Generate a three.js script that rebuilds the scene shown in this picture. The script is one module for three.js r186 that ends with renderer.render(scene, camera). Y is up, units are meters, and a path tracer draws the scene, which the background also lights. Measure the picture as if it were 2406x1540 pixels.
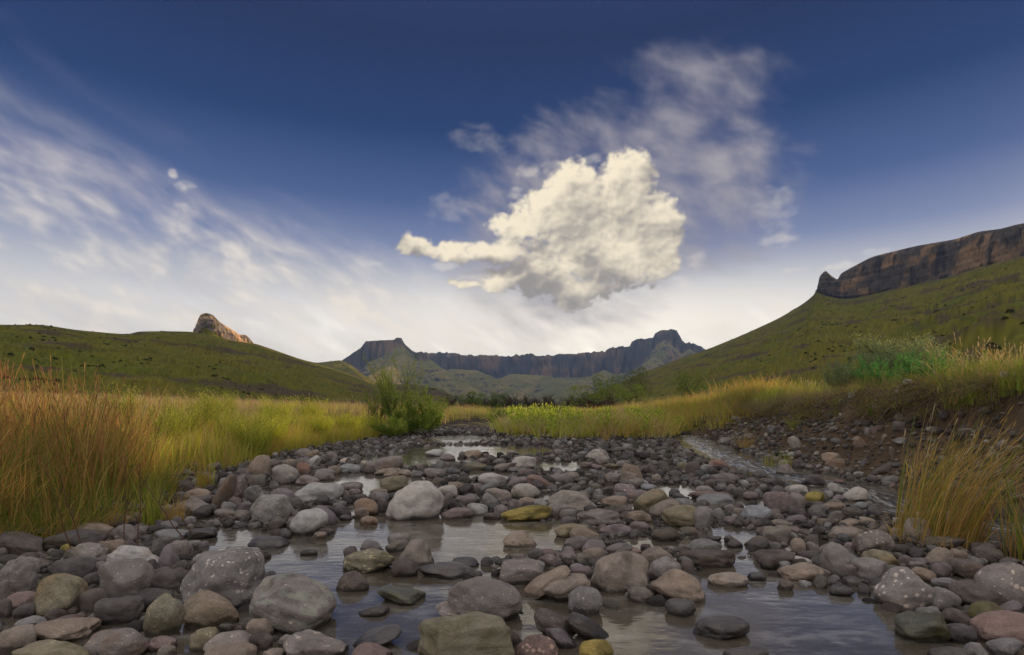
import * as THREE from 'three';
import { mergeGeometries } from 'three/addons/utils/BufferGeometryUtils.js';

// ---------- camera, sky, sun, exposure ----------
const scene = new THREE.Scene();
const EYE = 1.45;
const camera = new THREE.PerspectiveCamera(71.65, 2406 / 1930, 0.05, 20000);
camera.position.set(0, EYE, 0);
camera.lookAt(0, EYE, -10);
camera.setViewOffset(2406, 1930, 0, 0, 2406, 1540);   // a shifted lens: level camera, horizon below the middle
const renderer = new THREE.WebGLRenderer();
renderer.toneMapping = THREE.LinearToneMapping;
renderer.toneMappingExposure = 1.42;
renderer.shadowMap.enabled = true;

const SUN_AZ = 60.5, SUN_EL = 5.2;
const rad = Math.PI / 180;
const sunDir = new THREE.Vector3(Math.sin(SUN_AZ * rad) * Math.cos(SUN_EL * rad), Math.sin(SUN_EL * rad), -Math.cos(SUN_AZ * rad) * Math.cos(SUN_EL * rad));
const sun = new THREE.DirectionalLight(new THREE.Color().setRGB(1, 0.68, 0.38), 5);
sun.position.copy(sunDir).multiplyScalar(6000);
sun.castShadow = true;
Object.assign(sun.shadow.camera, { left: -3000, right: 3000, top: 2500, bottom: -2500, near: 10, far: 15000 });
scene.add(sun, sun.target);

// ---------- number helpers ----------
function rng(seed) {
  let a = seed >>> 0;
  return () => { a = (a + 0x6D2B79F5) | 0; let t = Math.imul(a ^ (a >>> 15), 1 | a); t = (t + Math.imul(t ^ (t >>> 7), 61 | t)) ^ t; return ((t ^ (t >>> 14)) >>> 0) / 4294967296; };
}
const PERM = new Uint8Array(512);
{ const r = rng(7), p = [...Array(256).keys()]; for (let i = 255; i > 0; i--) { const j = Math.floor(r() * (i + 1)); [p[i], p[j]] = [p[j], p[i]]; } for (let i = 0; i < 512; i++) PERM[i] = p[i & 255]; }
const fade = (t) => t * t * t * (t * (t * 6 - 15) + 10);
const grad = (h, x, y, z) => { const g = h & 15, u = g < 8 ? x : y, v = g < 4 ? y : g === 12 || g === 14 ? x : z; return ((g & 1) ? -u : u) + ((g & 2) ? -v : v); };
function noise(x, y, z = 0) {
  const fx = Math.floor(x), fy = Math.floor(y), fz = Math.floor(z), X = fx & 255, Y = fy & 255, Z = fz & 255;
  x -= fx; y -= fy; z -= fz;
  const u = fade(x), v = fade(y), w = fade(z), a = PERM[X] + Y, b = PERM[X + 1] + Y, aa = PERM[a] + Z, ab = PERM[a + 1] + Z, ba = PERM[b] + Z, bb = PERM[b + 1] + Z;
  const l = (t, p, q) => p + t * (q - p);
  return l(w, l(v, l(u, grad(PERM[aa], x, y, z), grad(PERM[ba], x - 1, y, z)), l(u, grad(PERM[ab], x, y - 1, z), grad(PERM[bb], x - 1, y - 1, z))),
    l(v, l(u, grad(PERM[aa + 1], x, y, z - 1), grad(PERM[ba + 1], x - 1, y, z - 1)), l(u, grad(PERM[ab + 1], x, y - 1, z - 1), grad(PERM[bb + 1], x - 1, y - 1, z - 1))));
}
function fbm(x, y, z = 0, o = 4) { let s = 0, a = 0.5, f = 1; for (let i = 0; i < o; i++) { s += a * noise(x * f, y * f, z * f + i * 7.3); f *= 2.03; a *= 0.5; } return s; }
function ridged(x, y, z = 0, o = 4) { let s = 0, a = 0.5, f = 1; for (let i = 0; i < o; i++) { s += a * (1 - 2 * Math.abs(noise(x * f, y * f, z * f + i * 3.1))); f *= 2.1; a *= 0.5; } return s; }
const clamp = (v, a = 0, b = 1) => v < a ? a : v > b ? b : v;
const sstep = (a, b, v) => { const t = clamp((v - a) / (b - a)); return t * t * (3 - 2 * t); };
const mix = (a, b, t) => a + (b - a) * t;
const mix3 = (a, b, t) => [a[0] + (b[0] - a[0]) * t, a[1] + (b[1] - a[1]) * t, a[2] + (b[2] - a[2]) * t];
const lin = (c) => { c /= 255; return c <= 0.04045 ? c / 12.92 : ((c + 0.055) / 1.055) ** 2.4; };
const rgb = (r, g, b) => [lin(r), lin(g), lin(b)];
function along(table, v) { // piecewise linear: [[key, value...], ...]
  if (v <= table[0][0]) return table[0];
  for (let i = 1; i < table.length; i++) if (v <= table[i][0]) { const p = table[i - 1], q = table[i], t = (v - p[0]) / (q[0] - p[0]); return p.map((x, k) => x + (q[k] - x) * t); }
  return table[table.length - 1];
}

// ---------- the sky: blue air, a bright hazy horizon and clouds, by bearing and height in degrees ----------
const AIR = [[-90, .5, .46, .40], [0, .92, .84, .70], [5, .80, .74, .64], [9, .55, .53, .52], [12, .35, .36, .405], [15.5, .155, .185, .30], [20, .050, .082, .195], [26, .013, .033, .108], [33, .0105, .021, .071], [45, .020, .036, .115], [90, .036, .068, .19]];
const PUFFS = [ // [bearing, height, half width, half height] of the heaped cloud
  [8.38,17.27,8.2,5.8],[11.50,21.78,3.0,2.8],[14.15,16.94,3.1,3.6],[6.06,21.70,2.9,2.2],[3.51,19.15,4.0,2.3],[0.51,18.03,3.4,1.3],
  [-9.26,15.87,2.3,1.15],[-6.11,15.51,3.0,1.1],[-2.70,15.50,2.6,0.95],[-0.34,15.87,1.9,1.5],[-0.13,13.26,3.3,1.5],[2.87,13.45,3.6,2.4],
  [6.28,11.97,4.4,1.7],[11.71,14.58,4.9,3.1],[14.95,14.39,2.2,2.2],[5.85,10.66,2.2,0.8],[-1.84,12.23,2.0,0.9],[-5.04,12.20,1.8,0.5]];
const SHREDS = [[-29.82,18.95,.95,.5,1],[-30.81,19.69,.4,.42,.9],[-30.23,17.30,.7,.3,.55],[1.59,9.76,3.0,.65,.7],[-3.13,25.38,3.2,1.6,.20],[-6.53,19.45,2.6,1.6,.24],[24.78,17.53,2.0,2.4,.34],[25.13,15.16,1.6,.8,.4],[30.01,12.35,1.7,.5,.8],[26.35,12.40,1.2,.4,.55],[1.59,22.72,1.3,.7,.6],[18.10,14.17,1.1,1.1,.45],[-25.69,10.50,.6,.25,.5],[32.67,13.29,1,.4,.4],[20.02,7.41,3,1.0,.4],[-6.95,14.17,1.6,.5,.7],[-3.98,13.03,2.2,.6,.7],[8.38,9.87,1.8,.5,.5],[16.54,12.14,1.4,.6,.5],[-13.99,14.06,1.2,.35,.5],[4.58,23.03,1.6,.7,.5],[7.96,23.61,1.2,.5,.5],[0.30,20.88,1.0,.6,.6]];
function heap(az, el) {
  let s = 0;
  for (let i = 0; i < PUFFS.length; i++) { const p = PUFFS[i], a = (az - p[0]) / p[2], b = (el - p[1]) / p[3], d = 1 - a * a - b * b; if (d > 0) s = 1 - (1 - s) * (1 - Math.min(1, d * 1.15)); else if (s < .02 && d > -.8) s = Math.max(s, d * 0.5); }
  return s;
}
const lumps = (az, el) => { const wa = az + fbm(az / 1.9, el / 1.9, 3.3, 3) * 1.0, we = el + fbm(az / 1.9, el / 1.9, 8.8, 3) * .9; return .22 * (1 - 2.2 * Math.abs(noise(wa / 2.5, we / 2.0, 1.1))) + .14 * (1 - 2.2 * Math.abs(noise(wa / 1.15, we / .95, 5.2))) + .07 * (1 - 2.2 * Math.abs(noise(wa / .55, we / .45, 9.2))); };
const swell = (az, el) => { const wa = az + fbm(az / 2.8, el / 2.8, 3.3, 4) * 1.5, we = el + fbm(az / 2.8, el / 2.8, 8.8, 4) * 1.3, h = heap(wa, we); return h > .001 ? h + lumps(az, el) * .75 : 0; };
function skyAt(az, el) {
  let c = along(AIR, el).slice(1);
  const front = Math.abs(az) < 75;
  c = mix3(c, [1.0, .90, .735], .85 * Math.exp(-(((az - 6) / 27) ** 2)) * sstep(16.5, 5, el)); // the pale glow low down over the head of the valley
  const wx = fbm(az / 14 + 3, el / 9, 1.7, 3) * 6, wy = fbm(az / 14, el / 9 + 8, 4.1, 3) * 4;
  // thin streaks that fan down towards the valley, all round
  const st = fbm((az + el * 1.2 + wx * .6) / 13, (el + az * 0.26 + wy * .6) / 5.5, 2.3, 5), st2 = fbm((az + wx * .5) / 5.5, (el + az * .3 + wy * .5) / 3.4, 9.1, 5);
  const top = front ? along([[-60, 25], [-42, 22], [-30, 20.5], [-20, 16], [-12, 12], [0, 9], [30, 8], [42, 9], [60, 20], [80, 30]], az)[1] : 30;
  const high = Math.abs(az) > 48 ? sstep(48, 100, Math.abs(az)) : 0;
  const st3 = fbm((az + el * .5 + wx * .4) / 2.4, (el + az * .3 + wy * .4) / 1.5, 12.1, 4);
  let veil = sstep(4.5, -7, el - top + st * 9) * clamp(.68 + st * 1.3 + st2 * 1.0 + st3 * .75) ;
  veil = Math.max(veil, high * clamp(.55 + st * 1.9) * sstep(70, 30, el));
  veil = Math.max(veil, sstep(38, 58, el) * clamp(.80 + st * 1.2 + st2 * .7));  // overhead cloud cover out of view, added for soft light on the foreground
  let vc = mix3([.32, .31, .345], [.65, .585, .50], clamp(.52 + st2 * 1.5 + st3 * .9));
  if (high > 0) vc = mix3(vc, [.98, .91, .81], high * sstep(6, 22, el));  // side and rear clouds, also unseen, brightened for the same light
  if (el > 35) vc = mix3(vc, [1.05, 1.0, .92], sstep(36, 60, el));  // unseen overhead cloud brightened to light the foreground
  if (front && el > 12) vc = mix3(vc, [.30, .28, .34], sstep(13, 21, el) * sstep(-75, -20, -Math.abs(az)) * sstep(42, 34, el));
  c = mix3(c, vc, veil * .92);
  if (front) {
    // the broad grey veil behind and above the heaped cloud
    const ex = (az - 10 - (el - 20) * 0.55) / 15.5, ey = (el - 19) / 12.5;
    let g = 1 - ex * ex - ey * ey;
    const ex2 = (az - 17) / 10.5, ey2 = (el - 22) / 10.5; g = Math.max(g, (1 - ex2 * ex2 - ey2 * ey2) * 1.15);
    g = sstep(-.15, .95, g + st * .9 + st2 * .5 + st3 * .3) * .86;
    c = mix3(c, mix3([.14, .134, .19], [.30, .278, .29], clamp(.5 + st2 * 1.4 + (20 - el) * .03)), g * clamp(.80 + st2 * 1.1));
    // shreds
    for (const s of SHREDS) {
      const a = (az - s[0]) / s[2], b = (el - s[1]) / s[3], d = 1 - a * a - b * b;
      if (d > -1.4) { const n = fbm(az * .8 + s[0], el * 1.5, 5.5, 5); const k = sstep(-.1, 1.1, d * .7 + n * 1.3) * s[4]; if (k > 0) c = mix3(c, [.62, .565, .49], k * .7); }
    }
    // the heaped cloud
    if (az > -16 && az < 22 && el > 4 && el < 30) {
      const edgeN = fbm(az / .75, el / .62, 2.2, 5), soft = fbm(az / 4.5, el / 3, 6.1, 3), H = swell(az, el);
      const d = H + edgeN * (.80 + .5 * sstep(16, 11, el)) - .29, k = H > .03 ? sstep(-.20, .58 + soft * .5, d) : 0;
      if (k > 0) {
        const big = H - swell(az - .9, el + 1.3), mid = lumps(az, el) - lumps(az - .22, el + .34);
        const low = sstep(18.5, 11.0, el + (az - 3) * .20 + soft * 4);
        const lit = .60 + big * .60 + mid * .62 + soft * 1.0 + edgeN * .16 - low * .36 - sstep(.85, 1.3, H) * .12;
        c = mix3(c, mix3([.235, .212, .195], [.715, .625, .47], sstep(-.16, 1.14, lit)), k * (.97 - sstep(.4, .0, d) * .12));
      }
    }
  }
  // glow of the low sun behind the ridge
  const ca = Math.cos((az - SUN_AZ) * rad) * Math.cos(el * rad) * Math.cos(SUN_EL * rad) + Math.sin(el * rad) * Math.sin(SUN_EL * rad);
  const glow = Math.exp((ca - 1) * 60);
  return [c[0] + glow * 1.5, c[1] + glow * 1.15, c[2] + glow * .75];
}
{
  const W = 4096, H = 2048, px = new Float32Array(W * H * 4);
  for (let y = 0; y < H; y++) {
    const el = (y + .5) / H * 180 - 90;
    for (let x = 0; x < W; x++) {
      const i = (y * W + x) * 4;
      if (el < -1) { px[i] = .5; px[i + 1] = .47; px[i + 2] = .42; px[i + 3] = 1; continue; }
      const phi = (x + .5) / W * 360 - 180; // atan2(z, x)
      let az = phi + 90; if (az > 180) az -= 360;
      const coarse = Math.abs(az) > 60 || el > 45;
      if (coarse && (x & 3)) { const q = i - 4; px[i] = px[q]; px[i + 1] = px[q + 1]; px[i + 2] = px[q + 2]; px[i + 3] = 1; continue; }
      if (coarse && (y & 3) && el > 0) { const q = i - W * 4; px[i] = px[q]; px[i + 1] = px[q + 1]; px[i + 2] = px[q + 2]; px[i + 3] = 1; continue; }
      const c = skyAt(az, Math.max(el, 0)); px[i] = c[0]; px[i + 1] = c[1]; px[i + 2] = c[2]; px[i + 3] = 1;
    }
  }
  const sky = new THREE.DataTexture(px, W, H, THREE.RGBAFormat, THREE.FloatType);
  sky.mapping = THREE.EquirectangularReflectionMapping; sky.magFilter = THREE.LinearFilter; sky.needsUpdate = true;
  scene.background = sky; scene.environment = sky;
}
console.log('sky done');

// ---------- object helpers ----------
const taken = {};
function numbered(name) { const n = taken[name] = (taken[name] ?? -1) + 1; return n ? name + '_' + String(n).padStart(3, '0') : name; }
function tag(o, label, category, group) { o.userData.label = label; o.userData.category = category; if (group) o.userData.group = group; return o; }
function put(o, name, parent = scene) { o.name = parent === scene ? numbered(name) : name; o.traverse((m) => { m.castShadow = true; m.receiveShadow = true; }); parent.add(o); return o; }
function setting(geo, mat, name, label, category = 'terrain') { const m = put(new THREE.Mesh(geo, mat), name); m.userData = { kind: 'structure', label, category }; return m; }
function stuff(o, name, label, category) { put(o, name); o.userData = { kind: 'stuff', label, category }; return o; }
/** a sheet of (nu + 1) x (nv + 1) points with a colour each */
function sheet(nu, nv, at, colour) {
  const pos = new Float32Array((nu + 1) * (nv + 1) * 3), uv = new Float32Array((nu + 1) * (nv + 1) * 2), idx = [];
  for (let j = 0, k = 0; j <= nv; j++) for (let i = 0; i <= nu; i++, k++) { const p = at(i / nu, j / nv); pos.set(p, k * 3); uv[k * 2] = p[0]; uv[k * 2 + 1] = p[2]; }
  for (let j = 0; j < nv; j++) for (let i = 0; i < nu; i++) { const a = j * (nu + 1) + i; idx.push(a, a + nu + 1, a + 1, a + 1, a + nu + 1, a + nu + 2); }
  const g = new THREE.BufferGeometry();
  g.setAttribute('position', new THREE.BufferAttribute(pos, 3)); g.setAttribute('uv', new THREE.BufferAttribute(uv, 2)); g.setIndex(idx); g.computeVertexNormals();
  if (colour) {
    const col = new Float32Array(pos.length), n = g.attributes.normal.array;
    for (let k = 0; k < pos.length / 3; k++) col.set(colour(pos[k * 3], pos[k * 3 + 1], pos[k * 3 + 2], Math.abs(n[k * 3 + 1]), (k % (nu + 1)) / nu, Math.floor(k / (nu + 1)) / nv), k * 3);
    g.setAttribute('color', new THREE.BufferAttribute(col, 3));
  }
  return g;
}
const matte = (o = {}) => new THREE.MeshPhysicalMaterial({ vertexColors: true, roughness: .95, metalness: 0, specularIntensity: .12, side: THREE.DoubleSide, ...o });
function tableTexture(n, f, srgb = false) { // a repeating texture of n x n values
  const d = new Uint8Array(n * n * 4);
  for (let y = 0; y < n; y++) for (let x = 0; x < n; x++) { const c = f(x, y), i = (y * n + x) * 4; d[i] = clamp(c[0]) * 255; d[i + 1] = clamp(c[1]) * 255; d[i + 2] = clamp(c[2]) * 255; d[i + 3] = 255; }
  const t = new THREE.DataTexture(d, n, n); t.wrapS = t.wrapT = THREE.RepeatWrapping; t.magFilter = THREE.LinearFilter; t.minFilter = THREE.LinearMipmapLinearFilter; t.generateMipmaps = true; t.needsUpdate = true;
  if (srgb) t.colorSpace = THREE.SRGBColorSpace;
  return t;
}
/** noise that repeats over n points */
function tiled(n, period, o, seed) { return (x, y) => { const u = x / n, v = y / n; let s = 0, a = .5, f = period; for (let i = 0; i < o; i++) { const X = u * f, Y = v * f, A = u, B = v; s += a * mix(mix(noise(X, Y, seed + i), noise(X - f, Y, seed + i), A), mix(noise(X, Y - f, seed + i), noise(X - f, Y - f, seed + i), A), B); f *= 2; a *= .55; } return s; }; }

// ---------- hills and mountains ----------
const HILL_GREEN = [.092, .098, .012], HILL_OLIVE = [.135, .110, .016], HILL_DARK = [.030, .038, .011], HILL_ROCK = [.070, .048, .034];
function grassSlope(x, y, z, up, rockBand = 0) {
  const n1 = fbm(x / 90, z / 90, y / 60, 4), n2 = fbm(x / 34, z / 34, y / 4.5, 4), n3 = noise(x / 3.3, z / 3.3, y / 3);
  let c = mix3(HILL_GREEN, HILL_OLIVE, clamp(.5 + n1 * 1.6));
  c = mix3(c, HILL_DARK, sstep(.10, .36, n2 + n1 * .3) * .6);
  const b = noise(x / 160, y / 11, z / 160) + n2 * .7;
  c = mix3(c, HILL_ROCK, sstep(.24, .36, b) * .85);
  if (rockBand) c = mix3(c, HILL_ROCK, rockBand);
  const k = 1 + n3 * .5 + n2 * .35; return [c[0] * k, c[1] * k, c[2] * k];
}
function rockFace(x, y, z, warm) {
  const stain = fbm(x / 15, z / 15, y / 120, 4), patch = fbm(x / 60 + 9, y / 45, z / 60, 4), strata = noise(x / 200, y / 6, z / 200), fine = fbm(x / 7, y / 9, z / 7, 3);
  let c = mix3([.088, .072, .062], [.225, .145, .085], sstep(-.04, .2, patch + warm));
  c = mix3(c, [.028, .025, .027], sstep(.05, .28, stain) * .85);
  const k = 1 + strata * .4 + fine * .7; return [c[0] * k, c[1] * k, c[2] * k];
}
/** a hill lofted from a crest line down to a foot line; back = how far the far side runs on */
function loft(crest, foot, ns, nt, opt) {
  const seg = crest.length - 1;
  const pick = (line, s) => { const f = Math.min(s * seg, seg - 1e-6), i = Math.floor(f), t = f - i, a = line[Math.max(i - 1, 0)], b = line[i], c = line[i + 1], d = line[Math.min(i + 2, seg)];
    return [0, 1, 2].map((k) => { const m1 = (c[k] - a[k]) * .35, m2 = (d[k] - b[k]) * .35, t2 = t * t, t3 = t2 * t; return (2 * t3 - 3 * t2 + 1) * b[k] + (t3 - 2 * t2 + t) * m1 + (-2 * t3 + 3 * t2) * c[k] + (t3 - t2) * m2; }); };
  const at = (s, v) => {
    const C = pick(crest, s), F = pick(foot, s), t = (v - opt.back) / (1 - opt.back); // t < 0 is the far side
    if (t < 0) { const q = -v / opt.back * 0 + (opt.back - v) / opt.back; const e = opt.backRun ?? .5; return (opt.carve ?? ((p) => p))([C[0] - (F[0] - C[0]) * q * e, C[1] + (F[1] - C[1]) * (q * q * .35 + q * .3), C[2] - (F[2] - C[2]) * q * e]); }
    return opt.at(s, t, C, F);
  };
  return sheet(ns, nt, at, opt.colour);
}
function slopeAt(amp, size, curve = 1.25) {
  return (s, t, C, F) => {
    const p = [mix(C[0], F[0], t), 0, mix(C[2], F[2], t)], h = C[1] - F[1];
    const drop = 1 - (1 - t) ** curve;
    const env = Math.min(1, t * 4) * Math.min(1, (1 - t) * 5);
    const gully = ridged(p[0] / size, p[2] / size, 3.7, 4) * amp * env;
    const steps = noise(p[0] / 220, p[2] / 220, 1.2) * .5;
    const e = drop * 9 + steps * 3, terr = (e - Math.floor(e)), st = (sstep(.25, .75, terr) - terr) * h / 9 * .45 * env;
    p[1] = F[1] + h * (1 - drop) + gully * h * .01 + st + fbm(p[0] / 9, p[2] / 9, 5, 3) * 1.6 * env;
    return p;
  };
}
const hillMat = matte();
// the long grass hill on the near side of the butte
{
  const crest = [[-667.3,52.1,-330.0], [-569.5,68.2,-400.0], [-510.9,76.3,-470.0], [-513.0,87.6,-570.0], [-519.9,96.2,-630.0], [-525.5,99.0,-690.0], [-523.1,105.1,-770.0], [-532.5,115.6,-820.0], [-566.2,140.5,-1005.0], [-562.1,141.4,-1100.0], [-523.3,137.7,-1160.0], [-496.7,122.9,-1320.0], [-458.3,107.2,-1520.0], [-422.9,80.0,-1750.0], [-381.8,28.2,-2100.0]];
  const foot = [[-141.6,1.3,-70.0], [-128.1,1.3,-90.0], [-112.4,1.3,-100.0], [-108.0,1.4,-120.0], [-110.4,1.3,-135.0], [-110.3,1.3,-150.0], [-112.3,1.3,-170.0], [-114.1,1.3,-190.0], [-117.5,1.3,-230.0], [-119.8,1.2,-270.0], [-124.2,1.2,-330.0], [-129.6,1.1,-430.0], [-136.0,1.0,-600.0], [-150.1,0.8,-900.0], [-139.1,0.5,-1300.0]];
  setting(loft(crest, foot, 520, 170, { back: .12, at: slopeAt(9, 85), colour: (x, y, z, up) => grassSlope(x, y, z, up) }), hillMat, 'hill', 'long dark green grass hill with a rocky butte on its crest', 'hill');
}
// the tall hill across the valley with its sandstone cliff
const RIDGE = [[162.7,14.5,-2500.0], [346.3,77.0,-2350.0], [488.8,139.7,-2200.0], [608.9,190.1,-2050.0], [670.1,211.1,-1960.0], [753.0,249.2,-1840.0], [825.6,287.2,-1760.0], [873.7,323.2,-1700.0], [893.3,350.0,-1670.0], [900.1,391.1,-1664.0], [914.2,407.1,-1658.0], [926.9,393.2,-1652.0], [942.0,380.7,-1646.0], [950.9,396.5,-1640.0], [972.0,411.0,-1610.0], [1001.2,427.0,-1580.0], [1020.0,425.6,-1520.0], [1034.4,422.0,-1460.0], [1044.2,414.1,-1400.0], [1052.4,407.5,-1350.0], [1058.7,405.8,-1290.0], [1064.0,396.6,-1240.0], [1062.0,389.0,-1180.0], [1045.1,349.3,-1000.0], [994.8,281.0,-740.0], [964.1,205.7,-430.0]].concat([[1150, 400, 120], [1100, 380, 700]]);
{
  const foot = RIDGE.map((c, i) => {
    const f = [[92.0,2.6,-1500.0], [114.0,2.3,-1200.0], [132.6,2.1,-900.0], [142.2,1.9,-640.0], [138.9,1.8,-520.0], [140.5,1.8,-420.0], [135.4,2.0,-350.0], [131.7,2.1,-300.0], [129.2,2.1,-280.0]][i];
    if (f) return f;
    const k = (i - 8) / (RIDGE.length - 9); return [mix(130, 62, Math.min(1, k * 1.4)), 2.6, k > .8 ? mix(-60, 500, (k - .8) / .2) : mix(-270, -60, k / .8)];
  });
  const BASE = [[893.3,347.5,-1670.0], [900.1,340.1,-1664.0], [914.2,332.6,-1658.0], [926.9,327.7,-1652.0], [942.0,322.9,-1646.0], [950.9,320.5,-1640.0], [972.0,315.8,-1610.0], [1001.2,320.6,-1580.0], [1020.0,322.1,-1520.0], [1034.4,320.4,-1460.0], [1044.2,318.8,-1400.0], [1052.4,318.6,-1350.0], [1058.7,320.9,-1290.0], [1064.0,320.6,-1240.0], [1062.0,318.4,-1180.0], [1045.1,293.2,-1000.0], [994.8,236.7,-740.0], [964.1,173.6,-430.0]].map((b, i) => [i + 8, b[1]]);
  const cliffOf = (s) => { const i = s * (RIDGE.length - 1); return sstep(7.6, 8.3, i) * sstep(30, 26, i); };
  const base = slopeAt(7, 130, 1.35), sx = Math.sin(SUN_AZ * rad), sz = -Math.cos(SUN_AZ * rad);
  // unseen side valley, added through the hill so low sun reaches the meadow
  const carve = (p) => { const ax = p[0] - 2, az = p[2] + 31, run = ax * sx + az * sz, off = Math.abs(ax * -sz + az * sx); if (run > 20) p[1] = Math.min(p[1], 1.5 + run * .045 + Math.max(0, off - 21) * 1.1 + fbm(p[0] / 30, p[2] / 30, 2, 3) * 3 * Math.min(1, run / 100)); return p; };
  const cliffT = .16; // share of the rows that the cliff takes
  setting(loft(RIDGE, foot, 760, 200, { back: .08, backRun: .35, carve,
    at: (s, t, C, F) => {
      const k = cliffOf(s), i = s * (RIDGE.length - 1), spire = sstep(8, 9.2, i) * sstep(12.6, 11.5, i);
      const ch = i < 8 ? 0 : Math.max(0, C[1] - along(BASE, i)[1]) * sstep(28, 25, i);   // height of the cliff in metres
      const out = 26 * k;
      const dx = F[0] - C[0], dz = F[2] - C[2], L = Math.hypot(dx, dz), ux = dx / L, uz = dz / L;
      const top = [C[0], C[1], C[2]], bas = [C[0] + ux * out, C[1] - ch, C[2] + uz * out];
      if (t < cliffT) {
        const q = t / cliffT, yq = top[1] - ch * q;
        const along_ = C[0] * .7 - C[2] * .7;
        const col = (ridged(along_ / 46, yq / 160, 2.2, 3) * 17 + fbm(along_ / 9, yq / 26, 1.1, 4) * 9 + noise(along_ / 300, yq / 7, 4) * 2.4) * k * Math.min(1, q * 8);
        const bulge = (.15 * q + .85 * sstep(-.25, .35, q - .02)) ;
        const o = mix(q * out, out * (bulge * .55 + q * .45), k) + col;
        return carve([top[0] + ux * o, yq, top[2] + uz * o]);
      }
      const q = (t - cliffT) / (1 - cliffT);
      return carve(base(s, q, bas, F));
    },
    colour: (x, y, z, up, s, v) => {
      const t = (v - .08) / .92, k = cliffOf(s);
      const edge = cliffT + .012 + fbm(x / 22, z / 22, 6, 3) * .05;
      if (k > .2 && t < edge && t > -.004) return rockFace(x, y, z, -.02);
      return grassSlope(x, y, z, up);
    } }), hillMat, 'hill', 'steep green hill topped by a long sandstone cliff and a spire', 'hill');
}
// the rocky butte on the near hill: a whaleback that drops to the valley side
{
  const spine = [[-587.6,144.4,-1050.0], [-582.1,162.5,-1050.0], [-576.3,177.6,-1051.0], [-566.4,181.9,-1053.0], [-556.4,178.8,-1058.0], [-549.7,168.4,-1068.0], [-543.8,162.2,-1080.0], [-537.1,155.6,-1096.0], [-532.3,150.1,-1110.0], [-526.0,150.4,-1125.0], [-519.6,141.3,-1133.0], [-515.9,133.4,-1138.0]];
  const base = [[-589.7,122.8,-1033.0], [-575.3,123.3,-1024.0], [-560.2,125.3,-1016.0], [-543.3,126.1,-1010.0], [-530.0,123.3,-1012.0], [-521.7,119.1,-1021.0], [-515.5,115.8,-1033.0], [-511.9,112.3,-1051.0], [-509.0,109.3,-1068.0], [-507.6,108.2,-1089.0], [-505.6,108.2,-1106.0], [-503.7,111.6,-1124.0]];
  setting(loft(spine, base, 150, 90, { back: .3, backRun: 1.0,
    at: (s, t, C, F) => {
      const along_ = C[0] - C[2], h = C[1] - F[1];
      const q = t < .6 ? t / .6 : 1, out = t < .6 ? q * .42 : .42 + (t - .6) / .4 * .58;
      const y = t < .6 ? C[1] - h * .62 * (.25 * q + .75 * q * q) : C[1] - h * (.62 + .38 * (t - .6) / .4);
      const n = t < .62 ? (fbm(along_ / 6, y / 7, 3, 4) * 5 + ridged(along_ / 11, y / 40, 1, 3) * 3) * Math.min(1, q * 4) : fbm(along_ / 12, y / 10, 1, 3) * 2;
      const dx = F[0] - C[0], dz = F[2] - C[2], L = Math.hypot(dx, dz);
      return [C[0] + dx * out + dx / L * n, y, C[2] + dz * out + dz / L * n];
    },
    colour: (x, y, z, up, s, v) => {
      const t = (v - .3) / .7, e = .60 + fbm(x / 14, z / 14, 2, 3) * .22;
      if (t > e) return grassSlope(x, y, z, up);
      if (fbm(x / 10, y / 10, z / 10, 3) > .16) return [.10, .085, .03];
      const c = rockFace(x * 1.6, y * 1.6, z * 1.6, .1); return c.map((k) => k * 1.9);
    } }), hillMat, 'butte', 'sunlit rocky butte rising from the crest of the grass hill', 'butte');
}
// sunlit rounded foothill beyond the near hill
{
  const crest = [[-1127.8,235.2,-2500.0], [-940.3,226.9,-2450.0], [-848.6,208.6,-2450.0], [-800.5,218.4,-2500.0], [-759.8,223.9,-2520.0], [-706.9,203.7,-2480.0], [-642.8,163.0,-2400.0], [-555.8,118.5,-2300.0], [-474.0,72.2,-2200.0]];
  const foot = [[-564.5,46.3,-1500.0], [-520.8,46.9,-1520.0], [-478.9,42.0,-1550.0], [-446.5,43.3,-1600.0], [-427.8,37.8,-1620.0], [-398.7,38.5,-1650.0], [-372.6,33.2,-1700.0], [-346.3,27.8,-1760.0], [-330.9,24.6,-1820.0]];
  setting(loft(crest, foot, 150, 70, { back: .15, at: slopeAt(14, 150), colour: (x, y, z, up) => grassSlope(x, y, z, up) }), hillMat, 'foothill', 'rounded grassy foothill behind the end of the near hill', 'hill');
}
// low green spur with a dark rock band
{
  const crest = [[-601.3,108.1,-1900.0], [-461.9,86.3,-1800.0], [-347.2,80.3,-1700.0], [-264.2,73.0,-1620.0], [-199.3,60.2,-1540.0], [-143.3,37.0,-1440.0], [-93.2,14.5,-1340.0], [-49.6,3.3,-1250.0]];
  const foot = [[-256.6,3.7,-1000.0], [-222.1,2.9,-980.0], [-181.7,2.9,-960.0], [-141.2,2.1,-930.0], [-109.8,2.1,-900.0], [-84.3,2.1,-880.0], [-60.5,2.1,-870.0], [-34.1,1.4,-860.0]];
  setting(loft(crest, foot, 200, 80, { back: .15, at: slopeAt(6, 90), colour: (x, y, z, up, s, v) => { const t = (v - .15) / .85; return grassSlope(x, y, z, up, sstep(.10, .14, t + fbm(x / 40, z / 40, 1, 3) * .12) * sstep(.34, .28, t + fbm(x / 30, z / 30, 5, 3) * .2) * .75); } }), hillMat, 'foothill', 'low green spur crossed by a dark band of rock', 'hill');
}
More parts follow.
